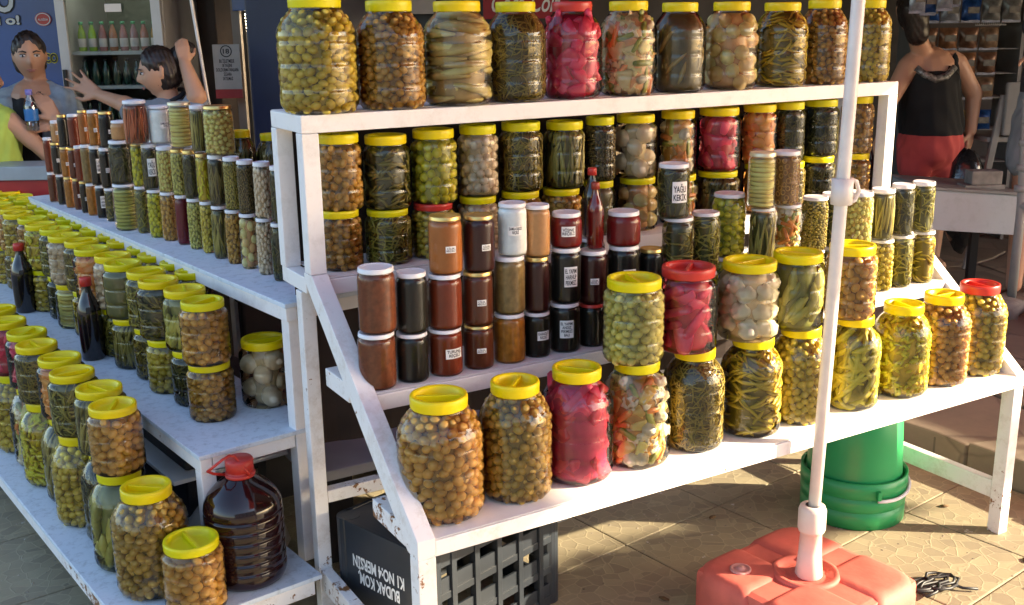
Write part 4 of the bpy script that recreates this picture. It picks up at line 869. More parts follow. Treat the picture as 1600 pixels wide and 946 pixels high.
# ------------------------------------------------------------------ ground
def ground_mat(name, c1, c2, joint, scale, jw, spots=True, rough=0.75, amb=0.5):
    m, N, L, b = newmat(name); g = N.new('ShaderNodeNewGeometry')
    nz = N.new('ShaderNodeTexNoise'); nz.inputs['Scale'].default_value = 6; nz.inputs['Detail'].default_value = 5; L.new(g.outputs['Position'], nz.inputs['Vector'])
    vm = N.new('ShaderNodeVectorMath'); vm.operation = 'MULTIPLY_ADD'; vm.inputs[1].default_value = (.05, .05, .05); L.new(nz.outputs['Color'], vm.inputs[0]); L.new(g.outputs['Position'], vm.inputs[2])
    v = N.new('ShaderNodeTexVoronoi'); v.feature = 'DISTANCE_TO_EDGE'; v.inputs['Scale'].default_value = scale; L.new(vm.outputs[0], v.inputs['Vector'])
    v2 = N.new('ShaderNodeTexVoronoi'); v2.inputs['Scale'].default_value = scale; L.new(vm.outputs[0], v2.inputs['Vector'])
    n2 = N.new('ShaderNodeTexNoise'); n2.inputs['Scale'].default_value = 3.2; n2.inputs['Detail'].default_value = 9; n2.inputs['Roughness'].default_value = .7; L.new(g.outputs['Position'], n2.inputs['Vector'])
    sx = N.new('ShaderNodeSeparateColor'); L.new(v2.outputs['Color'], sx.inputs[0])
    ad = N.new('ShaderNodeMath'); ad.operation = 'MULTIPLY_ADD'; ad.inputs[1].default_value = .35; L.new(sx.outputs[0], ad.inputs[0]); L.new(n2.outputs[0], ad.inputs[2])
    r = ramp(N, [(.35, c1), (.95, c2)]); L.new(ad.outputs[0], r.inputs[0])
    jr = ramp(N, [(0, (1, 1, 1)), (jw, (0, 0, 0))]); L.new(v.outputs['Distance'], jr.inputs[0])
    mx = N.new('ShaderNodeMix'); mx.data_type = 'RGBA'; L.new(jr.outputs[0], mx.inputs[0]); L.new(r.outputs[0], mx.inputs[6]); mx.inputs[7].default_value = (*joint, 1)
    out = mx.outputs[2]
    if spots:
        n3 = N.new('ShaderNodeTexNoise'); n3.inputs['Scale'].default_value = 13; n3.inputs['Detail'].default_value = 6; n3.inputs['Roughness'].default_value = .62; L.new(g.outputs['Position'], n3.inputs['Vector'])
        sr = ramp(N, [(.665, (0, 0, 0)), (.685, (1, 1, 1))]); L.new(n3.outputs[0], sr.inputs[0])
        m2 = N.new('ShaderNodeMix'); m2.data_type = 'RGBA'; L.new(sr.outputs[0], m2.inputs[0]); L.new(out, m2.inputs[6]); m2.inputs[7].default_value = (.55, .52, .47, 1); out = m2.outputs[2]
    L.new(out, b.inputs['Base Color']); b.inputs['Roughness'].default_value = rough
    bp = N.new('ShaderNodeBump'); bp.inputs['Strength'].default_value = .22; bp.inputs['Distance'].default_value = .003
    sm = N.new('ShaderNodeMath'); sm.operation = 'MULTIPLY_ADD'; sm.inputs[1].default_value = .6; L.new(n2.outputs[0], sm.inputs[0]); L.new(jr.outputs[0], sm.inputs[2]); L.new(sm.outputs[0], bp.inputs['Height']); L.new(bp.outputs[0], b.inputs['Normal'])
    return m
MG = ground_mat('stamped_paving', (.20, .165, .11), (.335, .285, .175), (.345, .295, .185), 22, .055)
MG2 = ground_mat('street_paving', (.12, .105, .09), (.2, .175, .14), (.2, .17, .13), 5, .05, spots=False)
MSt = ground_mat('flagstone', (.12, .095, .07), (.24, .19, .135), (.14, .11, .08), 2.2, .02, spots=False)
g = MB().box(-40, -40, -.4, 60, 60, -.014).build('ground', MG2); g['kind'] = 'structure'
tile = MB().box(-.203, -.203, -.013, .203, .203, 0).mesh('tile', MG, bevel=.004)
for i in range(-3, 14):
    for j in range(-7, 3):
        u, v = 2.225 + .41 * i, 2.225 + .41 * j
        p = UV(u, v)
        if p.x > 3.22 or u > 6.6: continue
        o = link('tile', tile, g, mat=Matrix.Translation((p.x, p.y, rnd.uniform(-.0012, .0004))) @ Matrix.Rotation(LA + rnd.choice([0, 1, 2, 3]) * math.pi / 2, 4, 'Z'))
# raised flagstone pavement on the right
step = MB().box(3.02, .2, -.013, 12, 13, .075).build('pavement', plain('pavement_bed', (.12, .10, .075), .9, var=.3)); step['kind'] = 'structure'
gx, gy = 11, 15; rr_ = random.Random(3)
P_ = [[(3.0 + i * .46 + (0 if i == 0 else rr_.uniform(-.13, .13)), .3 + j * .44 + rr_.uniform(-.14, .14)) for j in range(gy + 1)] for i in range(gx + 1)]
for i in range(gx):
    for j in range(gy):
        q = [P_[i][j], P_[i+1][j], P_[i+1][j+1], P_[i][j+1]]; cx = sum(a[0] for a in q) / 4; cy = sum(a[1] for a in q) / 4
        h = rr_.uniform(.092, .108); pts = [(cx + (a[0] - cx) * .975, cy + (a[1] - cy) * .97) for a in q]; mid = []
        for k in range(4):
            a, b = pts[k], pts[(k + 1) % 4]; mid += [a, ((a[0] + b[0]) / 2 + rr_.uniform(-.02, .02), (a[1] + b[1]) / 2 + rr_.uniform(-.02, .02))]
        mb = MB(); mb.add([(a[0] - cx, a[1] - cy, .0) for a in mid] + [(a[0] - cx, a[1] - cy, h - .0) for a in mid], [tuple(range(8, 16)), tuple(range(7, -1, -1))] + [(k, (k+1) % 8, (k+1) % 8 + 8, k + 8) for k in range(8)])
        link('stone', mb.mesh('stone', MSt, bevel=.008), step, mat=Matrix.Translation((cx, cy, 0)))

# ------------------------------------------------------------------ parasol with its filled base, unseen awnings placed for shade
MR = plain('red_awning_cloth', (.55, .08, .06), .8, var=.05, trans=.45)
pw = plain('white_pole_paint', (.74, .70, .66), .35, var=.08, scale=20)
pb = plain('cream_plastic', (.72, .60, .52), .4, var=.08, scale=12)
def parasol():
    t = empty('parasol', (1.846, 1.69, 0), 0, 'tall white parasol pole standing in the red filled base', 'parasol')
    MB().tube([(0, 0, .155), (.035, 0, 1.32), (.066, 0, 2.5)], .0152, 20).build('pole', pw, t, smooth=True)
    MB().lathe([(.031, .1445), (.034, .148), (.0285, .21), (.0265, .265), (.031, .267), (.034, .275), (.034, .325), (.030, .336), (.018, .337)], 24).build('socket', pb, t, smooth=True)
    c = MB(); c.lathe([(.017, 1.085), (.0245, 1.086), (.025, 1.145), (.017, 1.146)], 20, (.029, 0, 0)); c.build('collar', pw, t, smooth=True)
    k = MB(); k.tube([(.05, 0, 1.085), (.068, -.004, 1.092), (.078, -.006, 1.112), (.07, -.004, 1.135), (.05, 0, 1.143)], .0055, 10); k.build('locking_knob', pw, t, smooth=True)
    # canopy of eight gores with a valance
    n = 8; a = MB(); R0 = 1.3
    ring = [(R0 * math.cos(2*math.pi*i/n + .39), R0 * math.sin(2*math.pi*i/n + .39)) for i in range(n)]
    for i in range(n):
        p, q = ring[i], ring[(i + 1) % n]; a.add([(.066, 0, 2.62), (.066 + p[0], p[1], 2.42), (.066 + q[0], q[1], 2.42), (.066, 0, 2.616), (.066 + p[0], p[1], 2.416), (.066 + q[0], q[1], 2.416)], [(0, 1, 2), (5, 4, 3), (0, 3, 4, 1), (1, 4, 5, 2), (2, 5, 3, 0)])
    a.build('canopy', MR, t)
    for i in range(n):
        MB().bar((.066, 0, 2.6), (.066 + ring[i][0] * .99, ring[i][1] * .99, 2.405), .012, .008).build('rib', pw, t)
    return t
parasol()
MRb = plain('sun_faded_red_plastic', (.58, .12, .085), .68, var=.22, scale=9, bump=.2)
def parasol_base():
    t = empty('water_filled_foot', (1.846, 1.70, 0), R(7), 'faded red square plastic parasol base filled with water', 'parasol base')
    # four swollen quarters round a sunk cross
    def quarter(sx, sy):
        g = 12; a0, a1 = .012, .213; V = []; F = []
        for zt in (0, 1):
            pass
        lay = [(0.0, .004, 1.0), (.010, .0, 1.0), (.105, .0, 1.0), (.128, .005, 1), (.143, .014, 1), (.151, .026, 1), (.153, .036, 1)]
        for z, ins, _ in lay:
            x0, x1 = a0 + ins, a1 - ins; rc = .075 - ins * .6
            for cx_, cy_, a in ((x1 - rc, x0 + .02, -90), (x1 - rc, x1 - rc, 0), (x0 + .02, x1 - rc, 90), (x0 + .02, x0 + .02, 180)):
                rad_ = rc if (cx_ > .1 and cy_ > .1) else (.02 if cx_ < .1 else .02)
                if cx_ > .1 and cy_ < .1: cx_ = x1 - .02
                if cx_ < .1 and cy_ > .1: cy_ = x1 - .02
                if not (cx_ > .1 and cy_ > .1): rad_ = .02
                for k in range(6):
                    an = R(a + 90 * k / 5); V.append((cx_ + rad_ * math.cos(an), cy_ + rad_ * math.sin(an), z))
        n = 24
        for l in range(len(lay) - 1):
            for k in range(n): F.append((l*n+k, l*n+(k+1) % n, (l+1)*n+(k+1) % n, (l+1)*n+k))
        F.append(tuple(range((len(lay)-1)*n, len(lay)*n))); F.append(tuple(range(n))[::-1])
        V = [(x * sx, y * sy, z) for x, y, z in V]
        return V, F
    for sx, sy in ((1, 1), (-1, 1), (1, -1), (-1, -1)):
        mb = MB(); mb.add(*quarter(sx, sy)); me = mb.mesh('tank_quarter', MRb, smooth=True); link('tank_quarter', me, t)
    c = MB(); c.box(-.196, -.196, .004, .196, .196, .1445); c.build('tank_body', MRb, t, bevel=.02)
    MB().lathe([(.085, .140), (.086, .150), (.080, .154), (.072, .154), (.068, .146), (.035, .144), (.033, .150), (.001, .150)], 32).build('centre_dish', MRb, t, smooth=True)
    cp = MB(); cp.lathe([(.026, .150), (.027, .157), (.022, .159), (.020, .156), (.012, .156), (.010, .161), (.001, .161)], 24, (-.125, .105, 0)); cp.build('filler_cap', plain('dusty_pink_plastic', (.60, .28, .24), .5), t, smooth=True)
    return t
parasol_base()
def shade_awning(name, x0, x1, y0, y1, z, label):
    t = empty(name, ((x0 + x1) / 2, (y0 + y1) / 2, 0), 0, label, 'shade_awning'); o = Matrix.Translation((-(x0 + x1) / 2, -(y0 + y1) / 2, 0))
    a = MB(); n = 12
    for i in range(n):
        xa, xb = x0 + (x1 - x0) * i / n, x0 + (x1 - x0) * (i + 1) / n; sag = lambda x: -.06 * math.sin(math.pi * (x - x0) / (x1 - x0))
        a.add([(xa, y0, z + sag(xa)), (xb, y0, z + sag(xb)), (xb, y1, z + sag(xb)), (xa, y1, z + sag(xa))], [(0, 1, 2, 3)])
    a.build('cloth', MR, t, mat=o)
    for x, y in ((x0, y0), (x1, y0), (x1, y1)): MB().tube([(x, y, 0), (x, y, z)], .02, 10).build('post', pw, t, mat=o)
    return t
aw = shade_awning('shade_awning', 1.0, 5.62, -2.3, 3.0, 2.75, 'unseen red cloth on thin posts, placed to shade the left side')  # out of view; sized to shade the left and block more sky
aw2 = shade_awning('shade_awning', 7.8, 12.5, -1.55, 6.0, 2.5, 'second unseen red cloth on posts, added to shade the right pavement')  # out of view; made up to keep the right pavement in shade
bt = empty('shade_strip', (6.6, -1.4, 0), 0, 'unseen scalloped cloth strip added to cast a shadow band on the paving', 'shade_strip')  # out of view; made up to cast the scalloped shadow on the ground
bm_ = MB(); nn = 84
for i in range(nn):
    x = -.62 + 1.24 * i / nn; x2 = -.62 + 1.24 * (i + 1) / nn; f = lambda x: .035 * abs(math.sin(x * math.pi / .21))
    bm_.add([(x, 0, 2.29 - f(x) * .6), (x2, 0, 2.29 - f(x2) * .6), (x2, 0, 2.47 + f(x2)), (x, 0, 2.47 + f(x))], [(0, 1, 2, 3)])
bm_.build('cloth_strip', plain('opaque_red_cloth', (.4, .06, .05), .8), bt)
MB().tube([(-1.0, .01, 2.50), (0, .01, 2.49), (1.2, .01, 2.50)], .004, 6).build('cord', pw, bt)

# ------------------------------------------------------------------ bucket, crates, basins, cable
MGr = plain('green_plastic', (.02, .32, .10), .38, var=.07, scale=5, trans=.06)
def bucket():
    t = empty('bucket', (2.465, 2.10, 0), 0, 'green plastic bucket upside down under the shelf, white handle', 'bucket')
    MB().lathe([(.150, .02), (.146, .10), (.138, .25), (.130, .395), (.126, .40), (.001, .401)], 48).build('wall', MGr, t, smooth=True)
    MB().lathe([(.150, .0), (.157, .001), (.158, .048), (.153, .052), (.153, .055), (.158, .058), (.159, .092), (.154, .096), (.154, .099), (.1605, .102), (.161, .150), (.156, .152), (.152, .148)], 48).build('rim', MGr, t, smooth=True)
    h = MB(); h.tube([(.166 * math.cos(a), .166 * math.sin(a), .108 + .012 * math.cos(2 * a)) for a in np.linspace(R(-112), R(25), 16)], .0055, 8); h.build('handle', M['lidwhite'], t, smooth=True)
    for a in (-112, 25): MB().box(-.012, -.006, -.014, .012, .006, .014).build('handle_lug', MGr, t, bevel=.002, mat=Matrix.Rotation(R(a), 4, 'Z') @ Matrix.Translation((.162, 0, .118)))
bucket()
MCr = plain('dark_grey_crate_plastic', (.020, .025, .032), .42, var=.15, scale=8)
def crate(name, loc, rz, L, W, H, label, text):
    t = empty(name, loc, rz, label, 'crate'); w = .006
    for a, b in (((0, 0), (L, 0)), ((0, W), (L, W))):   # long sides as a lattice of bars
        y = a[1]; s = -1 if y == 0 else 1; mb = MB()
        for z0, z1 in ((0, .028), (H*.30, H*.36), (H*.58, H*.64), (H - .045, H)): mb.box(.03, y - w, z0, L - .03, y + w, z1)
        mb.build('side_bars', MCr, t, bevel=.001)
        for k in range(1, 6): MB().box(L * k / 6 - .008, y - .010, .002, L * k / 6 + .008, y + .010, H - .003).build('upright', MCr, t, bevel=.001)
        for k in range(6): MB().box(L * k / 6 + .009, y - .003, H * .64, L * (k+1) / 6 - .009, y + .003, H * .76).build('slat_panel', MCr, t)
        for k in range(6): MB().box(L * k / 6 + .009, y - .003, H * .36, L * (k+1) / 6 - .009, y + .003, H * .48).build('slat_panel', MCr, t)
        for k in range(6): MB().box(L * k / 6 + .009, y - .003, .028, L * (k+1) / 6 - .009, y + .003, H * .2).build('slat_panel', MCr, t)
    for x in (0, L):
        mb = MB(); mb.box(x - .004, .03, 0, x + .004, W - .03, H * .2); mb.box(x - .0045, .03, H * .32, x + .0045, W - .03, H * .998)
        mb.box(x - .006, .05, H * .21, x + .006, .10, H * .31); mb.box(x - .006, W - .10, H * .21, x + .006, W - .05, H * .31); mb.build('end_panel', MCr, t, bevel=.001)
    for x, y in ((0, 0), (L, 0), (0, W), (L, W)):
        MB().tube([(x + (.022 if x == 0 else -.022), y + (.022 if y == 0 else -.022), 0), (x + (.022 if x == 0 else -.022), y + (.022 if y == 0 else -.022), H)], .031, 16).build('corner_post', MCr, t, smooth=False)
    MB().box(.004, .004, H - .006, L - .004, W - .004, H - .001).build('base_sheet', MCr, t)
    if text:
        me, V = text_mesh(text, .19, .075, bold=.03, font_mat=M['inkwhite'])
        link('lettering', me, t, mat=Matrix(((0, 0, -1, -.0055), (1, 0, 0, W * .52), (0, -1, 0, H * .62), (0, 0, 0, 1))))
    return t
crate('crate', (.935, 2.0, 0), R(17), .47, .33, .315, 'dark grey plastic crate upside down with white printed lettering', 'BUDAK KOM.\nK1 NO:4 MERSİN')
MBs = plain('grey_basin_plastic', (.36, .36, .38), .45, var=.08)
for x, y, lab in ((1.62, 2.68, 'pale grey upturned basin behind the crate'), (1.98, 2.74, 'pale grey upturned basin farther from the crate, under the shelf')):
    t = empty('basin', (x, y, 0), 0, lab, 'basin', 'grey basins under the rack')
    MB().lathe([(.165, 0), (.17, .004), (.168, .012), (.15, .02), (.13, .08), (.10, .115), (.06, .13), (.001, .132)], 32).build('bowl', MBs, t, smooth=True)
    MB().lathe([(.171, .0), (.176, .002), (.176, .012), (.171, .014)], 32).build('rim', MBs, t, smooth=True)
cb = empty('cable', (2.27, 1.64, .004), 0, 'coil of black cable lying on the sunlit paving', 'cable')
pts = []
for k in range(60):
    a = k * .42; r = .034 + .018 * math.sin(k * .9) + .004 * math.sin(k * 2.3); pts.append((r * 1.5 * math.cos(a) + .01 * math.sin(k * .31), r * math.sin(a), .006 + .010 * abs(math.sin(k * .37))))
MB().tube([(-.10, .035, .005), (-.07, .03, .005)] + pts + [(.06, -.05, .005), (.09, -.075, .005)], .0042, 6).build('coil', M['dark'], cb, smooth=True)
MB().box(-.014, -.009, 0, .014, .009, .014).build('plug', M['dark'], cb, bevel=.003, mat=Matrix.Translation((-.115, .038, .001)) @ Matrix.Rotation(.4, 4, 'Z'))
# white foam board under the left rack is its lower shelf; sacks behind the jug
sk = empty('sack', (.66, 2.66, 0), .3, 'crumpled whitish plastic sack under the left rack', 'sack')
rs = np.random.default_rng(4); V = ICO3_V.copy(); V = V * (1 + .12 * np.sin(V[:, [1, 2, 0]] * 9) + .08 * np.sin(V * 17)); V = V * np.array([.13, .16, .13]) + np.array([0, 0, .13])
link('bag', mesh_np('bag', V, ICO3_F, plain('sack_plastic', (.42, .40, .36), .5, var=.2, bump=.4), smooth=False), sk); MB().tube([(0, 0, .24), (.01, .01, .27), (.03, .02, .30)], [.03, .018, .035], 10).build('neck', plain('sack_tie', (.4, .38, .33), .6), sk)

# ------------------------------------------------------------------ jug and bottles
MCola = plain('dark_syrup_in_plastic', (.014, .003, .004), .11, var=.2, coat=.25)
def jug():
    x, y, z = .628, 2.395, .1705
    t = empty('jug', (x, y, z), .4, 'big ribbed jug of dark red syrup with red cap and handle', 'jug')
    pts = [(.0, 0), (.075, 0), (.088, .006), (.094, .02)]; zc = .025
    for k in range(6):
        pts += [(.0950, zc), (.0965, zc + .004), (.0965, zc + .026), (.0950, zc + .029), (.0895, zc + .0305), (.0950, zc + .032)]; zc += .032
    pts += [(.096, zc + .01), (.093, zc + .03), (.082, zc + .055), (.062, zc + .08), (.042, zc + .098), (.030, zc + .108), (.026, zc + .113), (.026, zc + .122)]
    H = zc + .122; k_ = .287 / H
    pts = [(r, q * k_) for r, q in pts]
    MB().lathe(pts, 64).build('body', MCola, t, smooth=True)
    MB().lathe([(.0265, .272), (.036, .273), (.037, .28), (.030, .283), (.030, .287), (.0335, .289), (.034, .314), (.031, .318), (.001, .3185)], 32).build('cap', M['red'], t, smooth=True)
    h = MB(); h.tube([(.034 * math.cos(a) - .0, .034 * math.sin(a), .279) for a in np.linspace(.6, 5.7, 12)], .003, 6, False)
    h.tube([(-.03, .02, .279), (-.055, .03, .288), (-.078, .02, .305), (-.080, -.004, .322), (-.060, -.014, .336), (-.035, -.010, .338), (-.018, -.008, .330), (-.010, -.034, .30), (0, -.036, .281)], .0035, 8); h.build('handle', M['red'], t, smooth=True)
jug()
def bottle(loc, r, h, mat, capm, label, group=None):
    t = empty('bottle', loc, 0, label, 'bottle', group)
    MB().lathe([(0, 0), (r*.85, 0), (r, .006), (r, h*.56), (r*.96, h*.63), (r*.72, h*.72), (r*.48, h*.80), (r*.38, h*.86), (r*.36, h*.90)], 32).build('body', mat, t, smooth=True)
    MB().lathe([(r*.34, h*.895), (r*.50, h*.897), (r*.50, h*.985), (r*.44, h), (.0005, h)], 24).build('cap', capm, t, smooth=True)
MDk = plain('dark_syrup_glass', (.010, .007, .008), .12, coat=.5); MRs = plain('red_syrup_glass', (.11, .006, .005), .14, coat=.5); MRc = plain('dull_red_foil', (.30, .04, .02), .4)
bottle(UV(3.30, .935, .5005), .036, .262, MDk, M['red'], 'dark syrup bottle with red cap, nearer one on the left rack')
bottle(UV(4.05, .93, .5005), .038, .255, MDk, M['red'], 'dark syrup bottle with red cap, farther one on the left rack')
bottle((1.442, 2.057, .9705), .0205, .160, MRs, MRc, 'slim bottle of clear red syrup standing on jam jars')
for k in range(2):
    ROWS.insert(0, ('G', 'jam_black', 'white', 1.512, 2.172, .73 + .121 * k, .034, .12, 'RS%d' % k, ''))
bottle((1.512, 2.172, .9725), .0235, .175, MDk, M['red'], 'slim dark bottle with red cap behind the red one')

# ------------------------------------------------------------------ shops behind
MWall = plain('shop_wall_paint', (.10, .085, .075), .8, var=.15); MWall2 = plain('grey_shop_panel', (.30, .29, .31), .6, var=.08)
sf = MB(); 
def bgbox(name, m, s0, t0, z0, s1, t1, z1, parent=None, bev=0, org=None):
    """a box in the shop frame; with a parent its coordinates stay those of the shop frame"""
    mb = MB(); mb.box(s0, t0, z0, s1, t1, z1); me = mb.mesh(name, m, bevel=bev); fr = Matrix.Rotation(BA, 4, 'Z')
    if parent is None: return link(name, me, None, mat=fr)
    o = link(name, me, parent); o.matrix_local = Matrix.Translation((-org[0], -org[1], -org[2])); return o
shop = bgthing('shop_building', 0, 6.0, 0, 'dark open shop front running behind both racks', 'shop'); so = (0, 6.0, 0)
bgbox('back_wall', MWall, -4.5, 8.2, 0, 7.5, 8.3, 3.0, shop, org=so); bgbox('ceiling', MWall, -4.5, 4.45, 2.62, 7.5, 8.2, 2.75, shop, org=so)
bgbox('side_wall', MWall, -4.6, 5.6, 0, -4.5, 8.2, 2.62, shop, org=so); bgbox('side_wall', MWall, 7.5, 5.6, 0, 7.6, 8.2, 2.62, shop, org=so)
bgbox('fascia', plain('shop_fascia', (.3, .05, .04), .6), -4.6, 4.3, 2.2, 7.6, 4.44, 2.9, shop, org=so)
bgbox('inner_panel', MWall2, -1.34, 6.62, 0, -.62, 6.70, 2.4, shop, .004, org=so)
bgbox('inner_panel', plain('black_gloss_panel', (.02, .02, .022), .3), -.60, 6.60, 0, -.05, 6.68, 2.4, shop, .004, org=so)
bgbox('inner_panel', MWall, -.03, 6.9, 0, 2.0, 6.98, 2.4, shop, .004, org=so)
bgbox('column', plain('brown_column', (.11, .075, .05), .6, var=.2), -1.66, 6.1, 0, -1.40, 6.3, 2.4, shop, .004, org=so)
bgbox('door_glass_panel', plain('brown_tinted_panel', (.14, .10, .075), .15, var=.3, scale=3, coat=.3), -1.98, 6.34, 0, -1.38, 6.36, 2.4, shop, .0, org=so)
# blue drinks cabinet with lettering
def cabinet(s0, s1, t0, t1, h, m, label, texts):
    o = (s0, t0, 0); t = bgthing('drinks_cabinet', s0, t0, 0, label, 'drinks cabinet')
    bgbox('body', m, s0, t0, .0, s1, t1, h, t, .01, org=o)
    for txt, sx, zz, w, hh, mt, back in texts:
        if back: 
            tm, V = text_mesh(txt, w * 1.10, hh * 1.14, bold=.09, font_mat=back); link('lettering', tm, t, mat=Matrix.Translation((sx - s0, -.003, zz)) @ Matrix.Rotation(math.pi / 2, 4, 'X'))
        tm, V = text_mesh(txt, w, hh, bold=.035, font_mat=mt); link('lettering', tm, t, mat=Matrix.Translation((sx - s0, -.006, zz)) @ Matrix.Rotation(math.pi / 2, 4, 'X'))
    return t
MBl = plain('glossy_blue_vinyl', (.006, .07, .30), .3, var=.35, scale=1.6, coat=.3)
c1 = cabinet(-3.2, -2.44, 5.95, 6.6, 2.05, MBl, 'bright blue drinks cabinet with white lettering at far left', [('SO', -2.79, 1.655, .17, .12, M['inkwhite'], M['ink']), ('hi o!', -2.77, 1.555, .17, .05, M['inkwhite'], M['ink']), ('CO', -2.54, 1.35, .07, .05, M['ink'], M['yellow'])])
MB().lathe([(.001, 0), (.045, 0), (.045, .004), (.001, .004)], 32).build('round_badge', M['red'], c1, mat=Matrix.Translation((.645, -.004, 1.557)) @ Matrix.Rotation(math.pi / 2, 4, 'X') @ Matrix.Diagonal((1, .8, 1, 1)))
MB().lathe([(.036, 0), (.041, 0), (.041, .002), (.036, .002)], 32).build('badge_ring', M['inkwhite'], c1, mat=Matrix.Translation((.645, -.0085, 1.557)) @ Matrix.Rotation(math.pi / 2, 4, 'X') @ Matrix.Diagonal((1, .8, 1, 1)))
tm, _ = text_mesh('ALGİDA', .056, .014, bold=.02, font_mat=M['inkwhite']); link('lettering', tm, c1, mat=Matrix.Translation((.645, -.0105, 1.557)) @ Matrix.Rotation(math.pi / 2, 4, 'X'))
cabinet(-1.37, -1.02, 5.6, 6.2, 2.1, plain('navy_vinyl', (.006, .014, .06), .35, var=.3, scale=2), 'dark navy drinks cabinet beside the lit glass case', [])
# silver fridge
def fridge():
    s0, s1, t0, t1 = -2.345, -1.80, 5.6, 6.25; o = (s0, t0, 0); t = bgthing('display_fridge', s0, t0, 0, 'silver glass-door fridge with drinks bottles behind the women', 'fridge')
    MS = plain('silver_trim', (.42, .41, .42), .35, metal=.35, var=.06); MI = plain('fridge_interior', (.10, .12, .10), .5)
    B = lambda n, m, *a, **k: bgbox(n, m, *a, t, k.get('bev', .003), org=o)
    B('side_panel', MS, s0, t0 + .04, 0, s0 + .035, t1, 2.0); B('side_panel', MS, s1 - .035, t0 + .04, 0, s1, t1, 2.0); B('back_panel', MI, s0 + .035, t1 - .03, .1, s1 - .035, t1, 1.95)
    B('roof_panel', MS, s0 + .035, t0 + .04, 1.78, s1 - .035, t1 - .03, 2.0); B('plinth', MS, s0 + .035, t0 + .04, 0, s1 - .035, t1 - .03, .25)
    for a in ((s0 + .002, t0, .3, s0 + .052, t0 + .038, 1.66), (s1 - .052, t0, .3, s1 - .002, t0 + .038, 1.66), (s0 + .002, t0, 1.662, s1 - .002, t0 + .038, 1.80), (s0 + .002, t0, .25, s1 - .002, t0 + .038, .298)): B('door_frame', MS, *a)
    B('handle', M['dark'], s0 + .012, t0 - .02, .9, s0 + .03, t0 - .001, 1.3)
    B('price_card', M['paper'], -2.085, t0 - .003, 1.585, -2.0, t0 - .001, 1.625, bev=0)
    g = shell('fridge_glass', (.93, .95, .94), .03, .0, .45); B('door_glass', g, s0 + .053, t0 + .016, .3, s1 - .053, t0 + .020, 1.66, bev=0)
    for z in (.66, .94, 1.213, 1.388): B('shelf', plain('fridge_shelf', (.38, .42, .42), .4), s0 + .036, t0 + .05, z - .018, s1 - .036, t1 - .035, z, bev=0)
    led = emit('fridge_lamp', (.85, .92, .75), 3.0); B('lamp', led, s0 + .06, t0 + .06, 1.755, s1 - .06, t0 + .09, 1.772, bev=0)
    cols = [((.20, .32, .03), 'green'), ((.22, .36, .04), 'lime green'), ((.28, .12, .12), 'pink'), ((.34, .14, .08), 'peach'), ((.30, .13, .14), 'rose'), ((.26, .14, .16), 'mauve'), ((.32, .12, .10), 'salmon'), ((.28, .16, .05), 'amber')]
    mats = [plain('juice_' + c[1].replace(' ', '_'), c[0], .15) for c in cols]; mg = plain('green_bottle_cap', (.03, .25, .12), .4); dk = plain('dark_green_glass', (.012, .05, .03), .1, coat=.4)
    for lvl, z in enumerate((1.3885, 1.2135, .9405)):
        for k in range(8):
            s = s0 + .075 + k * .055; r = .021; hh = (.15, .135, .2)[lvl]; m = mats[k] if lvl == 0 else dk
            b = empty('bottle', BG(s, t0 + .13, z), 0, '%s %s bottle %s inside the silver fridge' % (ORD[k], (cols[k][1] if lvl == 0 else 'dark green'), ('on the top shelf', 'on the middle shelf', 'on the low shelf')[lvl]), 'bottle', 'drinks bottles in the silver fridge')
            MB().lathe([(0, 0), (r*.9, 0), (r, .005), (r, hh*.55), (r*.8, hh*.68), (r*.45, hh*.82), (r*.4, hh*.92)], 16).build('body', m, b, smooth=True); MB().lathe([(r*.42, hh*.9), (r*.55, hh*.9), (r*.55, hh), (.0005, hh)], 12).build('cap', mg if lvl == 0 else M['dark'], b, smooth=True)
            if lvl == 0: MB().lathe([(r*1.01, hh*.14), (r*1.03, hh*.15), (r*1.03, hh*.42), (r*1.01, hh*.43)], 16).build('wrap_label', plain('bottle_label', (.5, .45, .45), .6), b, smooth=True)
fridge()
# posters and notices
def sign(name, s, t, z, w, h, m, label, texts=(), th=.006):
    o = bgthing(name, s, t, z, label, 'sign'); MB().box(-w/2, 0, -h/2, w/2, th, h/2).build('panel', m, o, bevel=.0015)
    for txt, x, zz, ww, hh, mt in texts:
        me, V = text_mesh(txt, ww, hh, bold=.02, font_mat=mt); link('lettering', me, o, mat=Matrix.Translation((x, -.0012, zz)) @ Matrix.Rotation(math.pi / 2, 4, 'X'))
    return o
p = sign('poster', -1.90, 6.08, 1.60, .155, .12, plain('red_poster', (.33, .03, .04), .5), 'red poster with a black disc beside the silver fridge', [('YENİ\nTADI\nKAÇIRMA', .036, .0, .07, .085, M['inkwhite'])])
MB().lathe([(.001, 0), (.034, 0), (.034, .002), (.001, .002)], 28).build('black_disc', M['ink'], p, mat=Matrix.Translation((-.038, -.001, 0)) @ Matrix.Rotation(math.pi / 2, 4, 'X'))
MB().lathe([(.012, 0), (.016, 0), (.016, .001), (.012, .001)], 28).build('disc_ring', plain('grey_print', (.2, .2, .2), .6), p, mat=Matrix.Translation((-.038, -.0032, 0)) @ Matrix.Rotation(math.pi / 2, 4, 'X'))
sign('notice', -1.89, 6.09, 1.48, .10, .10, plain('grey_notice', (.24, .22, .21), .7), 'plain grey notice below the red poster')
p = sign('age_notice', -1.53, 5.78, 1.295, .145, .235, plain('pale_notice', (.42, .39, .36), .6), 'pale no-sales-under-18 notice with a red foot', [('18', 0, .082, .034, .026, M['ink']), ('BU İŞLETMEDE\n18 YAŞINI\nDOLDURMAYANLARA\nSİGARA\nSATILMAZ', 0, -.012, .12, .115, M['ink'])])
MB().lathe([(.026, 0), (.031, 0), (.031, .0015), (.026, .0015)], 32).build('ring', M['ink'], p, mat=Matrix.Translation((0, -.0012, .082)) @ Matrix.Rotation(math.pi / 2, 4, 'X'))
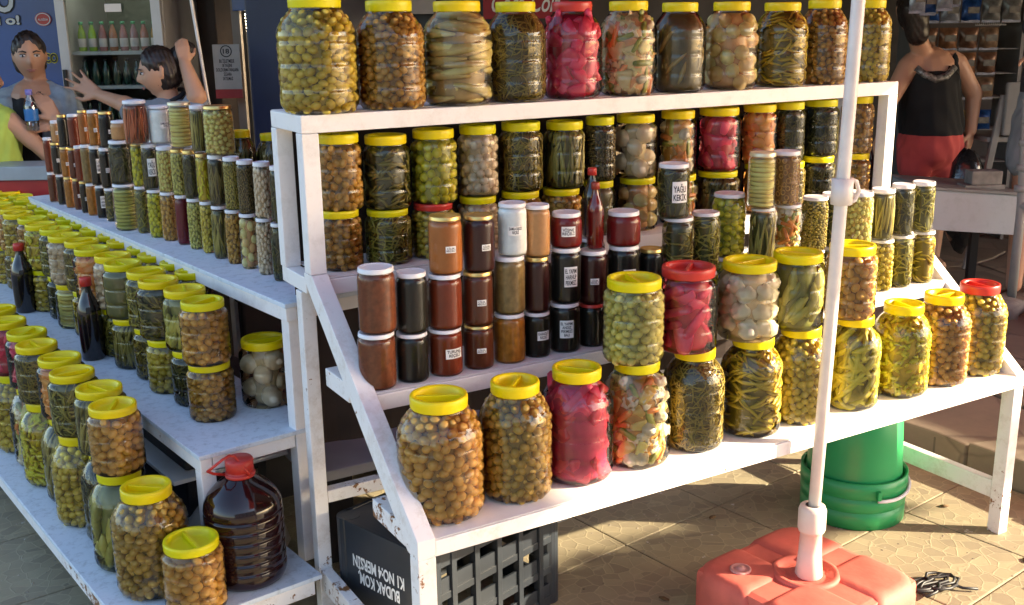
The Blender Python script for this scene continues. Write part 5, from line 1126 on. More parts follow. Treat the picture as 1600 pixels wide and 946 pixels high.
MB().box(-.072, -.002, -.165, .072, .004, -.118).build('red_foot', plain('notice_red', (.36, .03, .03), .6), p)
p = sign('price_sign', -1.52, 6.30, 1.535, .12, .05, plain('sign_red', (.45, .05, .04), .6), 'small red and white sign hanging behind the glass', [('AŞK', 0, 0, .06, .03, M['inkwhite'])])
p = sign('shop_sign', .08, 6.4, 1.635, .50, .22, plain('deep_red_sign', (.30, .012, .012), .4), 'deep red sign with white script above the top-shelf jars')
me, V = text_mesh('Coca-Cola', .40, .11, bold=.012, font_mat=M['inkwhite'], shear=.35); link('lettering', me, p, mat=Matrix.Translation((0, -.0015, -.02)) @ Matrix.Rotation(math.pi / 2, 4, 'X'))
p = sign('letter_sign', -.62, 6.45, 1.62, .34, .12, plain('white_letter_panel', (.40, .38, .38), .5), 'grey panel with black letters behind the second big jar', [('LG', -.10, -.02, .10, .07, M['ink'])])
# LED edged glass case
o_ = bgthing('lit_glass_case', -1.40, 5.9, 0, 'glass case edged with dotted warm light strips', 'glass case'); oo = (-1.40, 5.9, 0)
bgbox('frame', plain('case_frame', (.24, .19, .15), .5), -1.52, 5.9, 0, -1.475, 5.95, 1.9, o_, .002, org=oo); bgbox('blue_header', MBl, -1.50, 5.86, 1.585, -1.34, 5.90, 1.8, o_, .004, org=oo)
bgbox('interior', plain('case_interior', (.03, .028, .026), .6), -1.47, 6.0, 0, -1.37, 6.3, 1.6, o_, 0, org=oo)
dots = emit('led_dot', (1.0, .82, .55), 7.0)
for col in range(2):
    mb = MB()
    for k in range(46):
        z = .80 + k * .017; x = -1.455 + col * .028 + (1.58 - z) * .05
        mb.box(x - .0045, 5.955, z - .004, x + .0045, 5.959, z + .004)
    me = mb.mesh('light_strip', dots); ob = link('light_strip', me, o_); ob.matrix_local = Matrix.Translation((1.40, -5.9, 0)); ob['kind'] = 'stuff'
for z in (1.05, 1.2, 1.36): bgbox('shelf', MWall2, -1.40, 5.97, z, -1.37, 6.0, z + .008, o_, 0, org=oo)
# thin leaning white rod
o_ = bgthing('rod', -1.46, 4.95, 0, 'thin white leaning rod behind the left jars', 'rod'); MB().tube([(.17, 0, .0), (.05, 0, 1.17), (.0, 0, 1.75), (-.012, 0, 2.0)], .008, 8).build('shaft', pw, o_, smooth=True); MB().lathe([(.012, 0), (.014, .01), (.009, .02)], 10, (.17, 0, 0)).build('tip', M['dark'], o_)
# red chest on the left
o_ = bgthing('chest_freezer', -2.9, 4.62, 0, 'red chest with grey-blue top edge at the left of the jars', 'chest'); oo = (-2.9, 4.62, 0)
bgbox('body', plain('chest_red', (.36, .02, .025), .4), -2.9, 4.62, 0, -2.03, 4.80, .862, o_, .006, org=oo); bgbox('top_edge', plain('blue_grey_metal', (.30, .35, .40), .4, metal=.2), -2.91, 4.60, .864, -2.02, 4.81, .925, o_, .004, org=oo)

# right side: snack racks, white box, block, pipe, chair, rubble
MFo = plain('snack_foil', (.25, .24, .26), .22, metal=.6, var=.6, scale=18)
o_ = bgthing('snack_rack', 2.9, 6.9, 0, 'dim wire rack of snack packets inside the right shop', 'rack'); oo = (2.9, 6.9, 0)
for z in (1.46, 1.30, 1.15, 1.0, .8, .6):
    for q in range(5): bgbox('wire_shelf', plain('rack_wire', (.2, .19, .18), .4), 2.5, 6.75 + q * .06, z, 3.15, 6.756 + q * .06, z + .006, o_, 0, org=oo)
for x in (2.5, 3.15): bgbox('upright', plain('rack_upright', (.2, .19, .18), .4), x, 6.73, 0, x + .02, 7.05, 1.9, o_, 0, org=oo)
mb = MB(); mb.box(2.86, 6.735, 1.445, 3.05, 6.74, 1.45)
for k in range(16): mb.box(2.86 + k * .012, 6.735, 1.45, 2.863 + k * .012, 6.74, 1.50)
ob = mb.build('front_grille', plain('grille_metal', (.3, .28, .26), .4), o_); ob.matrix_local = Matrix.Translation((-2.9, -6.9, 0))
sncol = [('blue', (.01, .05, .18)), ('white and blue', (.22, .24, .28)), ('silver', (.16, .16, .15)), ('brown', (.14, .07, .04)), ('orange brown', (.20, .09, .04)), ('tan', (.19, .12, .07)), ('gold', (.18, .12, .04)), ('dark red', (.12, .02, .015))]
def packet(s, t, z, w, h, k, lab):
    o = bgthing('snack_packet', s, t, z, lab, 'snack packet', 'snack packets on the wire rack'); n = 8; V = []; F = []
    for sd in (-1, 1):
        for i in range(n + 1):
            for j in range(n + 1):
                a, b = i / n, j / n; bulge = (math.sin(math.pi * a) * math.sin(math.pi * b)) ** .6 * .035 + .004 * math.sin(7 * a + 5 * b + k)
                V.append(((a - .5) * w, sd * bulge, b * h))
    N_ = (n + 1) ** 2
    for q in range(2):
        for i in range(n):
            for j in range(n):
                b = q * N_ + i * (n + 1) + j; f = (b, b + 1, b + n + 2, b + n + 1); F.append(f if q else f[::-1])
    link('bag', mesh_np('bag', V, F, plain('packet_' + sncol[k % 8][0].replace(' ', '_'), sncol[k % 8][1], .3, metal=.3, var=.5, scale=25)), o)
    MB().box(-w/2, -.003, -.012, w/2, .003, .004).build('crimped_edge', MFo, o); MB().box(-w*.3, -.040, h*.35, w*.3, -.037, h*.65).build('print_patch', plain('packet_print', (.11, .10, .08), .5, var=.5, scale=30), o)
k = 0
for z, row in ((1.475, (0, 1, 0, 2, 2)), (1.31, (3, 4, 3, 5)), (1.16, (5, 3, 4, 3)), (1.01, (6, 7, 2, 5)), (.81, (2, 7, 6, 0))):
    for q, cc in enumerate(row):
        packet(2.56 + q * .125, 6.70, z, .115, .125, cc, '%s snack packet, %s from left in the %s rack row' % (sncol[cc][0], ORD[q], ORD[k])) 
    k += 1
for q, (ss, zz, cc, lab) in enumerate(((2.015, 1.53, 1, 'hanging white and blue packet nearest the top-shelf jars'), (2.085, 1.52, 0, 'hanging blue packet in front of the dark-haired woman'), (2.15, 1.54, 1, 'hanging white and blue packet right of the blue one'), (2.20, 1.56, 2, 'hanging silver packet at the right of the cluster'), (2.05, 1.66, 2, 'hanging silver packet in the upper row'), (2.13, 1.67, 0, 'hanging blue packet in the upper row'))):
    packet(ss, 5.45 + .04 * (q % 2), zz, .08, .12, cc, lab)
o_ = bgthing('hanging_rail', 2.0, 5.5, 1.80, 'thin rail carrying the hanging packets at top right', 'rail'); MB().tube([(-.1, 0, 0), (.35, 0, 0)], .006, 8).build('rail', pw, o_)
for xx in (.03, .13): MB().tube([(xx, 0, 0), (xx, 0, -.02), (xx + .004, -.01, -.12)], .0015, 5).build('string', pw, o_)
for xx in (-.1, .35): MB().tube([(xx, 0, 0), (xx, 0, .82)], .005, 6).build('hanger', pw, o_)
o_ = bgthing('white_box', 2.02, 5.2, 0, 'low white metal box in shade at the right with scuffed front', 'box'); oo = (2.02, 5.2, 0)
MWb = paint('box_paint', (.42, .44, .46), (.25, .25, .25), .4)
mb = MB(); mb.add([(0, 0, .475), (.50, 0, .435), (.50, 0, .635), (0, 0, .675), (0, .42, .475), (.50, .42, .435), (.50, .42, .635), (0, .42, .675)], [(0,1,2,3),(7,6,5,4),(0,4,5,1),(1,5,6,2),(2,6,7,3),(3,7,4,0)]); mb.build('body', MWb, o_, bevel=.004)
MB().add([(-.005, -.01, .677), (.508, -.01, .637), (.508, -.01, .650), (-.005, -.01, .690), (-.005, .43, .677), (.508, .43, .637), (.508, .43, .650), (-.005, .43, .690)], [(0,1,2,3),(7,6,5,4),(0,4,5,1),(1,5,6,2),(2,6,7,3),(3,7,4,0)]).build('top', plain('box_top', (.22, .22, .21), .6), o_, bevel=.002)
for x in (.05, .42): MB().box(x, .34, .09, x + .04, .38, .45).build('leg', M['dark'], o_)
MCn = plain('rough_concrete', (.22, .20, .175), .9, var=.25, scale=20, bump=.6)
o_ = bgthing('concrete_block', 2.37, 5.33, .656, 'grey concrete block lying on the white box', 'block'); MB().box(-.10, -.05, .0, .10, .06, .022).build('slab', MCn, o_, bevel=.003); MB().box(-.07, -.045, .0225, .085, .05, .092).build('block', MCn, o_, bevel=.008)
MPp = plain('grey_pipe', (.30, .29, .27), .45, var=.15)
o_ = bgthing('water_pipe', 2.43, 5.05, 0, 'grey water pipe with fittings at the right edge', 'pipe'); MB().tube([(.02, 0, .1), (.02, 0, .60), (0, 0, 1.0), (-.01, 0, 1.12)], .022, 14).build('pipe', MPp, o_, smooth=True)
for z in (.68, .78, .90, 1.0): MB().lathe([(.024, 0), (.033, .002), (.034, .03), (.024, .033)], 14, (.01, 0, z)).build('fitting', MPp, o_, smooth=True)
MB().tube([(.02, 0, .62), (.05, -.02, .60), (.09, -.02, .60)], .026, 12).build('elbow', MPp, o_, smooth=True); MB().tube([(-.01, 0, 1.12), (-.012, 0, 1.6)], .014, 10).build('blue_hose', plain('pale_blue_hose', (.2, .36, .42), .4), o_, smooth=True)
o_ = bgthing('plastic_chair', 2.75, 5.9, 0, 'dim grey plastic chair behind the white box', 'chair'); MC = plain('chair_plastic', (.22, .21, .20), .5)
for a, b in (((-.05, 0, 1.08), (-.17, 0, .10)), ((.35, 0, 1.08), (.38, 0, .1)), ((-.12, .4, .82), (-.2, .42, .1)), ((.35, .4, .82), (.4, .42, .1))): MB().bar(a, b, .035, .025, (0, 1, 0)).build('leg', MC, o_, bevel=.004)
MB().box(-.12, 0, .82, .36, .42, .85).build('seat', MC, o_, bevel=.01); MB().box(-.05, -.03, .86, .36, 0, 1.15).build('backrest', MC, o_, bevel=.01)
for k, (s, t, sz) in enumerate(((2.62, 4.9, .10), (2.5, 4.75, .07), (2.35, 4.95, .09), (2.68, 4.6, .13), (2.15, 5.0, .06), (2.72, 4.3, .16))):
    r_ = np.random.default_rng(k); V = ICO_V.copy(); V = np.sign(V) * np.abs(V) ** .6; V *= (1 + .25 * r_.normal(size=(len(V), 1)).clip(-1, 1) * .5); V *= np.array([1.2, .9, .55]) * sz
    o = link('rubble_stone', mesh_np('rubble_stone', V, ICO_F, MCn, smooth=False)); o.location = BG(s, t, .10 + sz * .35); o.rotation_euler = (0, 0, k); tag(o, ['fist sized', 'small', 'flat', 'large jagged', 'tiny', 'biggest'][k] + ' rubble stone lying near the pipe and white box', 'stone', 'rubble by the pipe')
o_ = bgthing('drinks_pack', 2.18, 6.05, .098, 'shrink-wrapped pack of dark bottles beside the woman in shorts', 'bottle pack')
for i in range(4):
    for j in range(2): MB().lathe([(0, 0), (.035, 0), (.036, .2), (.03, .24), (.012, .30), (.012, .33)], 12, (i * .075 - .38, j * .075, .40)).build('bottle', MDk, o_, smooth=True)
MB().box(-.42, -.045, .0, -.11, .125, .398).build('crate_base', M['dark'], o_, bevel=.006)
o_ = bgthing('plastic_bag', 2.47, 5.75, .10, 'black crinkled plastic bag with white print hanging behind the box', 'bag')
V = ICO3_V.copy(); V = V * (1 + .10 * np.sin(V[:, [2, 0, 1]] * 11) + .07 * np.sin(V * 23)); V = V * np.array([.11, .08, .28]) + np.array([0, 0, .42]); link('bag', mesh_np('bag', V, ICO3_F, plain('black_film', (.02, .02, .022), .18, bump=.5, coat=.5), smooth=False), o_)
me, V = text_mesh('Summer', .16, .05, bold=.02, font_mat=M['inkwhite']); link('lettering', me, o_, mat=Matrix.Translation((.0, -.092, .46)) @ Matrix.Rotation(-.18, 4, 'Y') @ Matrix.Rotation(math.pi / 2, 4, 'X'))

# ------------------------------------------------------------------ people
SK = plain('skin', (.52, .28, .175), .5, var=.05); SKd = plain('lips_skin', (.36, .15, .115), .45, var=.03); HR = plain('dark_hair', (.022, .014, .011), .4, var=.3, scale=60, bump=.4)
EW = plain('eye_white', (.55, .52, .5), .3); EB = plain('eye_brown', (.02, .012, .008), .2)
def capsule(mb, p, q, r1, r2, n=14):
    p = Vector(p); q = Vector(q); L = (q - p).length; d = (q - p).normalized() if L > 1e-5 else Vector((0, 0, 1)); a = d.orthogonal().normalized(); b = d.cross(a); rings = []
    for k in range(1, 5): t = math.pi / 2 * k / 4; rings.append((-r1 * math.cos(t), r1 * math.sin(t)))
    for k in range(4): t = math.pi / 2 * k / 4; rings.append((L + r2 * math.sin(t), r2 * math.cos(t)))
    V = [p - d * r1]; 
    for x, r in rings: V += [p + d * x + (a * math.cos(2*math.pi*k/n) + b * math.sin(2*math.pi*k/n)) * r for k in range(n)]
    V.append(p + d * (L + r2)); F = [(0, 1 + (k + 1) % n, 1 + k) for k in range(n)]
    for i in range(7):
        for k in range(n): F.append((1 + i*n + k, 1 + i*n + (k+1) % n, 1 + (i+1)*n + (k+1) % n, 1 + (i+1)*n + k))
    e = len(V) - 1; F += [(e, 1 + 7*n + k, 1 + 7*n + (k+1) % n) for k in range(n)]
    mb.add(V, F)
def fuse(name, mb, mat, voxel=.007, it=4, parent=None, fac=.5):
    me = mb.mesh('tmp', None); o = bpy.data.objects.new('tmp', me); C.objects.link(o)
    r = o.modifiers.new('r', 'REMESH'); r.mode = 'VOXEL'; r.voxel_size = voxel
    s = o.modifiers.new('s', 'SMOOTH'); s.iterations = it; s.factor = fac
    bpy.context.view_layer.update(); m2 = bpy.data.meshes.new_from_object(o.evaluated_get(bpy.context.evaluated_depsgraph_get())); bpy.data.objects.remove(o); bpy.data.meshes.remove(me)
    if name not in ('body', 'hair'):     # cloth folds
        co = np.zeros(len(m2.vertices) * 3, dtype=np.float32); m2.vertices.foreach_get('co', co); co = co.reshape(-1, 3);
        nn_ = np.array([v.normal[:] for v in m2.vertices]); w = np.sin(co[:, 2] * 46 + 9 * np.sin(co[:, 0] * 13 + co[:, 1] * 9)) + .7 * np.sin(co[:, 0] * 60 + co[:, 2] * 35 + 4 * np.sin(co[:, 1] * 21)); m2.vertices.foreach_set('co', (co + nn_ * (w * .0032)[:, None]).astype(np.float32).ravel()); m2.update()
    elif name == 'hair':
        co = np.array([v.co[:] for v in m2.vertices]); nn_ = np.array([v.normal[:] for v in m2.vertices]); w = np.sin(co[:, 0] * 330 + co[:, 2] * 60) + np.sin(co[:, 1] * 290 - co[:, 2] * 90); m2.vertices.foreach_set('co', (co + nn_ * (w * .0016)[:, None]).astype(np.float32).ravel()); m2.update()
    m2.name = name; m2.materials.clear(); m2.materials.append(mat); m2.shade_smooth(); return link(name, m2, parent)
def head_mesh(mb, c, fwd, up, h):
    """a head with brow, nose, lips, chin and ears; h is chin to crown"""
    f = Vector(fwd).normalized(); u = Vector(up); s = f.cross(u).normalized(); u = s.cross(f); k = h / .235; V = []; n, m = 40, 30
    for j in range(m + 1):
        ph = math.pi * j / m
        for i in range(n):
            th = 2 * math.pi * i / n; x, y, z = math.sin(ph) * math.cos(th), math.sin(ph) * math.sin(th), math.cos(ph)   # y forward
            X, Y, Z = x * .076, y * .096, z * .118
            if z < 0: X *= 1 - .30 * (-z) ** 1.3; Y *= 1 - .12 * (-z)
            if y < 0: Y *= 1.02; 
            if y > 0:
                g = lambda cx, cz, sx, sz: math.exp(-((X - cx) / sx) ** 2 - ((Z - cz) / sz) ** 2)
                Y += .024 * g(0, -.022, .011, .016) + .014 * g(0, .0, .008, .022) - .010 * (g(.032, .012, .016, .011) + g(-.032, .012, .016, .011)) + .004 * (g(.03, .032, .02, .008) + g(-.03, .032, .02, .008)) + .007 * g(0, -.060, .018, .008) + .010 * g(0, -.098, .02, .016) + .004 * (g(.045, -.03, .02, .02) + g(-.045, -.03, .02, .02)) - .004 * g(0, -.076, .02, .006)
            V.append(Vector(c) + (s * X + f * Y + u * Z) * k)
    F = [(j*n + i, (j+1)*n + i, (j+1)*n + (i+1) % n, j*n + (i+1) % n) for j in range(m) for i in range(n)]
    mb.add(V, F)
    for e in (-1, 1):
        p = Vector(c) + (s * e * .077 - f * .004 + u * .004) * k; capsule(mb, p + u * .018 * k - f * .006 * k, p - u * .018 * k, .0085 * k, .006 * k, 8)
def hair_cap(mb, c, fwd, up, h, line=.55, back=-.45):
    f = Vector(fwd).normalized(); u = Vector(up); sd = f.cross(u).normalized(); u = sd.cross(f); k = h / .235; V = []; n, m = 48, 32
    for j in range(m + 1):
        ph = math.pi * j / m
        for i in range(n):
            th = 2 * math.pi * i / n; x, y, z = math.sin(ph) * math.cos(th), math.sin(ph) * math.sin(th), math.cos(ph)
            edge = (line + .17 - .60 * abs(x)) if y > 0 else line; t_ = (z - edge) * 6 if y > .12 else 1.0 - max(0, (y + .38)) * 3.6 * (1 if z < .35 else 0)
            if z < back: t_ = min(t_, 1 - (back - z) * 5)
            w = max(-1.0, min(1.0, t_)); g = .97 + .115 * w + .010 * math.sin(26 * th + 5 * z)
            V.append(Vector(c) + (sd * x * .080 * g + f * (y * .099 * g - .002) + u * z * .122 * g) * k)
    F = [(j*n + i, (j+1)*n + i, (j+1)*n + (i+1) % n, j*n + (i+1) % n) for j in range(m) for i in range(n)]
    mb.add(V, F)
def face_parts(par, c, fwd, up, h, mouth=.0):
    f = Vector(fwd).normalized(); u = Vector(up); s = f.cross(u).normalized(); u = s.cross(f); k = h / .235; P = lambda x, y, z: Vector(c) + (s * x + f * y + u * z) * k
    for e in (-1, 1):
        mb = MB(); capsule(mb, P(e*.026, .0795, .012), P(e*.040, .0735, .012), .0075*k, .0065*k, 8); eo = mb.build('eye', EW, par, smooth=True)
        mb = MB(); capsule(mb, P(e*.032, .0835, .012), P(e*.0325, .0840, .012), .0050*k, .0050*k, 8); mb.build('iris', EB, eo, smooth=True)
        mb = MB(); capsule(mb, P(e*.018, .094, .030), P(e*.032, .092, .036), .0038*k, .0034*k, 8); capsule(mb, P(e*.032, .092, .036), P(e*.050, .078, .031), .0034*k, .0020*k, 8); mb.build('eyebrow', HR, par, smooth=True)
        mb = MB(); capsule(mb, P(e*.020, .0835, .0195), P(e*.044, .0765, .0185), .0024*k, .002*k, 8); mb.build('eyelid', HR, par, smooth=True)
    mb = MB(); capsule(mb, P(-.019, .0850, -.055), P(0, .0905, -.0565), .0030*k, .0044*k, 8); capsule(mb, P(.019, .0850, -.055), P(0, .0905, -.0565), .0030*k, .0044*k, 8); capsule(mb, P(-.011, .0870, -.062), P(.011, .0870, -.062), .0042*k, .0042*k, 8); mb.build('lips', SKd, par, smooth=True)
def hand(mb, wrist, d, nrm, side, curl=.3, spread=.12, k=1.0):
    """palm, five jointed fingers; d along the palm, nrm out of its back, side = +1 puts the thumb on d x nrm"""
    d = Vector(d).normalized(); n = Vector(nrm); n = (n - d * n.dot(d)).normalized(); s = d.cross(n) * side; w = Vector(wrist)
    for i, x in enumerate((.030, .011, -.009, -.028)):
        kn = w + d * (.088 - abs(x - .011) * .25) * k + s * x * k; capsule(mb, w + s * x * .55 * k + d * .01, kn, .015 * k, .0115 * k, 10)
        L = (.042, .047, .044, .034)[i] * k; p = kn; a = curl * .5; dd = d
        for j in range(3):
            fd = (d * math.cos(a) - n * math.sin(a) + s * spread * (x / .02) * .5).normalized(); q = p + fd * L * (1, .65, .5)[j]; capsule(mb, p, q, (.0092 - j * .0009) * k, (.0084 - j * .0009) * k, 8); p = q; a += curl
    p = w + d * .022 * k + s * .028 * k; q = p + (d * .7 + s * .75 - n * curl * .4).normalized() * .042 * k; capsule(mb, p, q, .013 * k, .0105 * k, 8); capsule(mb, q, q + (d * .95 + s * .25 - n * curl * .6).normalized() * .034 * k, .0105 * k, .0085 * k, 8)
def B3(s, t, z): return BG(s, t, z)
def dirn(s, t, z): return (BG(s, t, z) - BG(0, 0, 0)).normalized()
UPV = Vector((0, 0, 1))
# woman in black top with a pale blue open shirt, holding a water bottle
def woman1():
    T = 5.15; par = empty('person', BG(-2.29, T, 0), 0, 'woman in black top and open pale blue shirt holding a water bottle', 'person'); I = Matrix.Translation(-BG(-2.29, T, 0))
    fwd = dirn(.42, -.9, -.03); c = B3(-2.30, T, 1.375); mb = MB(); head_mesh(mb, c, fwd, UPV, .222)
    cap = lambda a, b, r1, r2: capsule(mb, B3(*a), B3(*b), r1, r2)
    cap((-2.30, T+.02, 1.20), (-2.29, T+.015, 1.33), .052, .047); cap((-2.30, T+.02, 1.16), (-2.30, T+.02, .80), .125, .12); cap((-2.42, T+.02, 1.15), (-2.18, T+.02, 1.15), .065, .065)
    cap((-2.30, T+.02, .80), (-2.30, T+.02, .68), .14, .15); cap((-2.38, T+.02, .66), (-2.38, T, .08), .085, .05); cap((-2.22, T+.02, .66), (-2.22, T, .08), .085, .05); cap((-2.38, T, .05), (-2.38, T-.14, .03), .045, .03); cap((-2.22, T, .05), (-2.22, T-.14, .03), .045, .03)
    cap((-2.44, T, 1.15), (-2.48, T-.02, .93), .05, .042); cap((-2.48, T-.02, .93), (-2.285, T-.22, 1.06), .04, .028); hand(mb, B3(-2.285, T-.22, 1.06), dirn(.9, -.15, .2), dirn(0, -1, .2), 1, .75, .05, 1.0)
    cap((-2.16, T, 1.15), (-2.08, T-.04, .95), .05, .042); cap((-2.08, T-.04, .95), (-2.115, T-.22, 1.10), .04, .028); hand(mb, B3(-2.115, T-.22, 1.10), dirn(-.45, -.1, .85), dirn(.5, -.8, .3), -1, .7, .05, 1.0)
    b = fuse('body', mb, SK, .0065, 3, par); b.matrix_local = I
    h = MB(); hair_cap(h, c, fwd, UPV, .222); sd = fwd.cross(UPV)
    capsule(h, c - fwd * .09 - UPV * .05, c - fwd * .11 - UPV * .20 - sd * .03, .05, .028); cut = fuse('hair', h, HR, .006, 2, par); cut.matrix_local = I
    fp = empty('face', (0, 0, 0)); bpy.data.objects.remove(fp)
    tmp = []; face_parts(par, c + fwd * .006, fwd, UPV, .222)
    sh = MB(); capsule(sh, B3(-2.30, T+.02, 1.13), B3(-2.30, T+.02, .78), .137, .142); capsule(sh, B3(-2.30, T+.02, .78), B3(-2.30, T+.02, .60), .142, .160); capsule(sh, B3(-2.38, T+.02, 1.14), B3(-2.22, T+.02, 1.14), .078, .078); o = fuse('top', sh, plain('black_cloth', (.012, .012, .016), .85, bump=.2), .009, 5, par); o.matrix_local = I
    st_ = MB(); BLs = plain('pale_blue_cloth', (.30, .36, .42), .8, var=.15, scale=25, bump=.3)
    for e, (sx, ex) in ((-1, (-2.435, -2.49)), (1, (-2.165, -2.075))):
        capsule(st_, B3(sx, T+.01, 1.165), B3(ex, T-.02, .98), .068, .058); capsule(st_, B3(-2.30 + e * .055, T + .015, 1.235), B3(sx, T, 1.175), .034, .062); capsule(st_, B3(sx + (-e) * .035, T-.055, 1.15), B3(sx + (-e) * .04, T-.10, .75), .050, .058)
    o = fuse('shirt', st_, BLs, .009, 4, par); o.matrix_local = I
    for ch in list(par.children):
        if ch.name.split('.')[0] in ('eye', 'eyebrow', 'eyelid', 'lips'): ch.matrix_local = I
    MB().box(-.008, -.004, -.012, .008, .0, .012).build('pendant', M['gold'], par, bevel=.002, mat=I @ Matrix.Translation(B3(-2.285, T-.135, 1.145)))
    bt_ = empty('water_bottle', B3(-2.205, T-.27, 1.055), 0, 'small clear water bottle with blue label held by the woman', 'bottle')
    MB().lathe([(0, 0), (.027, 0), (.03, .006), (.03, .11), (.024, .135), (.013, .155), (.013, .165)], 20).build('body', shell('water_bottle_plastic', (.75, .86, .95), .05, .12), bt_, smooth=True); MB().lathe([(.0305, .045), (.0308, .048), (.0308, .095), (.0305, .098)], 20).build('label_band', plain('blue_label', (.02, .16, .45), .4), bt_, smooth=True)
    MB().lathe([(.0135, .16), (.0155, .161), (.0155, .185), (.001, .186)], 16).build('cap', plain('violet_cap', (.25, .22, .6), .4), bt_, smooth=True)
woman1()
def woman2():
    T = 4.9; par = empty('person', BG(-1.6, T, 0), 0, 'woman in grey polo reaching to the fridge, other hand behind her head', 'person'); I = Matrix.Translation(-BG(-1.6, T, 0))
    fwd = dirn(-.93, -.36, -.16); up = Vector((0, 0, 1)); c = B3(-1.605, T, 1.305); mb = MB(); head_mesh(mb, c, fwd, up, .218)
    cap = lambda a, b, r1, r2: capsule(mb, B3(*a), B3(*b), r1, r2)
    cap((-1.575, T+.02, 1.14), (-1.595, T+.01, 1.27), .052, .046); cap((-1.58, T+.02, 1.08), (-1.58, T+.02, .78), .12, .12); cap((-1.68, T+.0, 1.11), (-1.49, T+.04, 1.11), .062, .062)
    cap((-1.58, T+.02, .76), (-1.58, T+.02, .66), .14, .145); cap((-1.65, T, .64), (-1.65, T, .08), .08, .05); cap((-1.50, T, .64), (-1.50, T, .08), .08, .05); cap((-1.65, T, .05), (-1.65, T-.13, .03), .042, .03); cap((-1.50, T, .05), (-1.50, T-.13, .03), .042, .03)
    cap((-1.69, T, 1.115), (-1.79, T+.02, 1.165), .05, .042); cap((-1.79, T+.02, 1.165), (-1.925, T+.08, 1.205), .038, .026); hand(mb, B3(-1.925, T+.08, 1.205), dirn(-.8, .2, .5), dirn(.25, -.95, .1), -1, .12, .42, 1.0)
    cap((-1.47, T+.03, 1.12), (-1.435, T-.04, 1.20), .052, .046); cap((-1.435, T-.04, 1.20), (-1.485, T-.01, 1.345), .044, .027); hand(mb, B3(-1.485, T-.01, 1.345), dirn(-.12, .1, .99), dirn(.3, -.9, 0), 1, 1.0, .0, .85)
    b = fuse('body', mb, SK, .0065, 3, par); b.matrix_local = I
    sd = fwd.cross(up); h = MB(); hair_cap(h, c, fwd, up, .218); capsule(h, c + up * .06 - fwd * .10, c + up * .075 - fwd * .125, .05, .045)
    o = fuse('hair', h, HR, .006, 2, par); o.matrix_local = I
    face_parts(par, c + fwd * .006, fwd, up, .218)
    for ch in list(par.children):
        if ch.name.split('.')[0] in ('eye', 'eyebrow', 'eyelid', 'lips'): ch.matrix_local = I
    sh = MB(); capsule(sh, B3(-1.58, T+.02, 1.07), B3(-1.58, T+.02, .70), .136, .15); capsule(sh, B3(-1.66, T+.0, 1.105), B3(-1.50, T+.04, 1.105), .078, .078); capsule(sh, B3(-1.68, T, 1.11), B3(-1.755, T+.015, 1.135), .066, .062); capsule(sh, B3(-1.48, T+.03, 1.11), B3(-1.45, T-.02, 1.155), .068, .062)
    o = fuse('polo_shirt', sh, plain('grey_polo_cloth', (.20, .215, .25), .85, var=.1, scale=20, bump=.2), .009, 5, par); o.matrix_local = I
    co = MB(); pts = [B3(-1.58, T+.02, 1.175) + (dirn(math.cos(a), math.sin(a), 0) * .068 + UPV * (.02 - .03 * math.cos(a + 2.2))) for a in np.linspace(-1.2, 4.2, 18)]; co.tube(pts, .011, 8); o = co.build('collar', plain('black_collar', (.015, .015, .02), .8), par, smooth=True); o.matrix_local = I
woman2()
def boy():
    T = 5.0; par = empty('person', BG(-2.42, T, 0), 0, 'child in lime green sleeveless top at the left edge, seen from behind', 'person'); I = Matrix.Translation(-BG(-2.42, T, 0))
    fwd = dirn(.6, .75, -.05); c = B3(-2.425, T - .12, 1.285); mb = MB(); head_mesh(mb, c, fwd, UPV, .235); cap = lambda a, b, r1, r2: capsule(mb, B3(*a), B3(*b), r1, r2)
    T -= .12
    cap((-2.42, T+.01, 1.10), (-2.42, T, 1.22), .05, .045); cap((-2.42, T, 1.05), (-2.42, T, .80), .11, .11); cap((-2.53, T, 1.09), (-2.31, T, 1.09), .055, .055)
    cap((-2.29, T, 1.08), (-2.22, T+.02, 1.0), .045, .04); cap((-2.22, T+.02, 1.0), (-2.17, T+.03, .93), .036, .028); hand(mb, B3(-2.17, T+.03, .935), dirn(.6, .2, -.3), dirn(0, -.3, 1), 1, .4, .05, .8)
    cap((-2.55, T, 1.08), (-2.60, T, .86), .045, .035); cap((-2.48, T, .75), (-2.48, T, .1), .075, .045); cap((-2.36, T, .75), (-2.36, T, .1), .075, .045)
    o = fuse('body', mb, SK, .008, 3, par); o.matrix_local = I
    h = MB(); hair_cap(h, c, fwd, UPV, .235); o = fuse('hair', h, HR, .008, 3, par); o.matrix_local = I
    sh = MB(); capsule(sh, B3(-2.42, T, 1.06), B3(-2.42, T, .72), .138, .142); capsule(sh, B3(-2.50, T, 1.10), B3(-2.335, T, 1.10), .066, .066); o = fuse('sleeveless_top', sh, plain('lime_cloth', (.42, .56, .10), .85, var=.1, scale=12, bump=.2), .009, 5, par); o.matrix_local = I
boy()
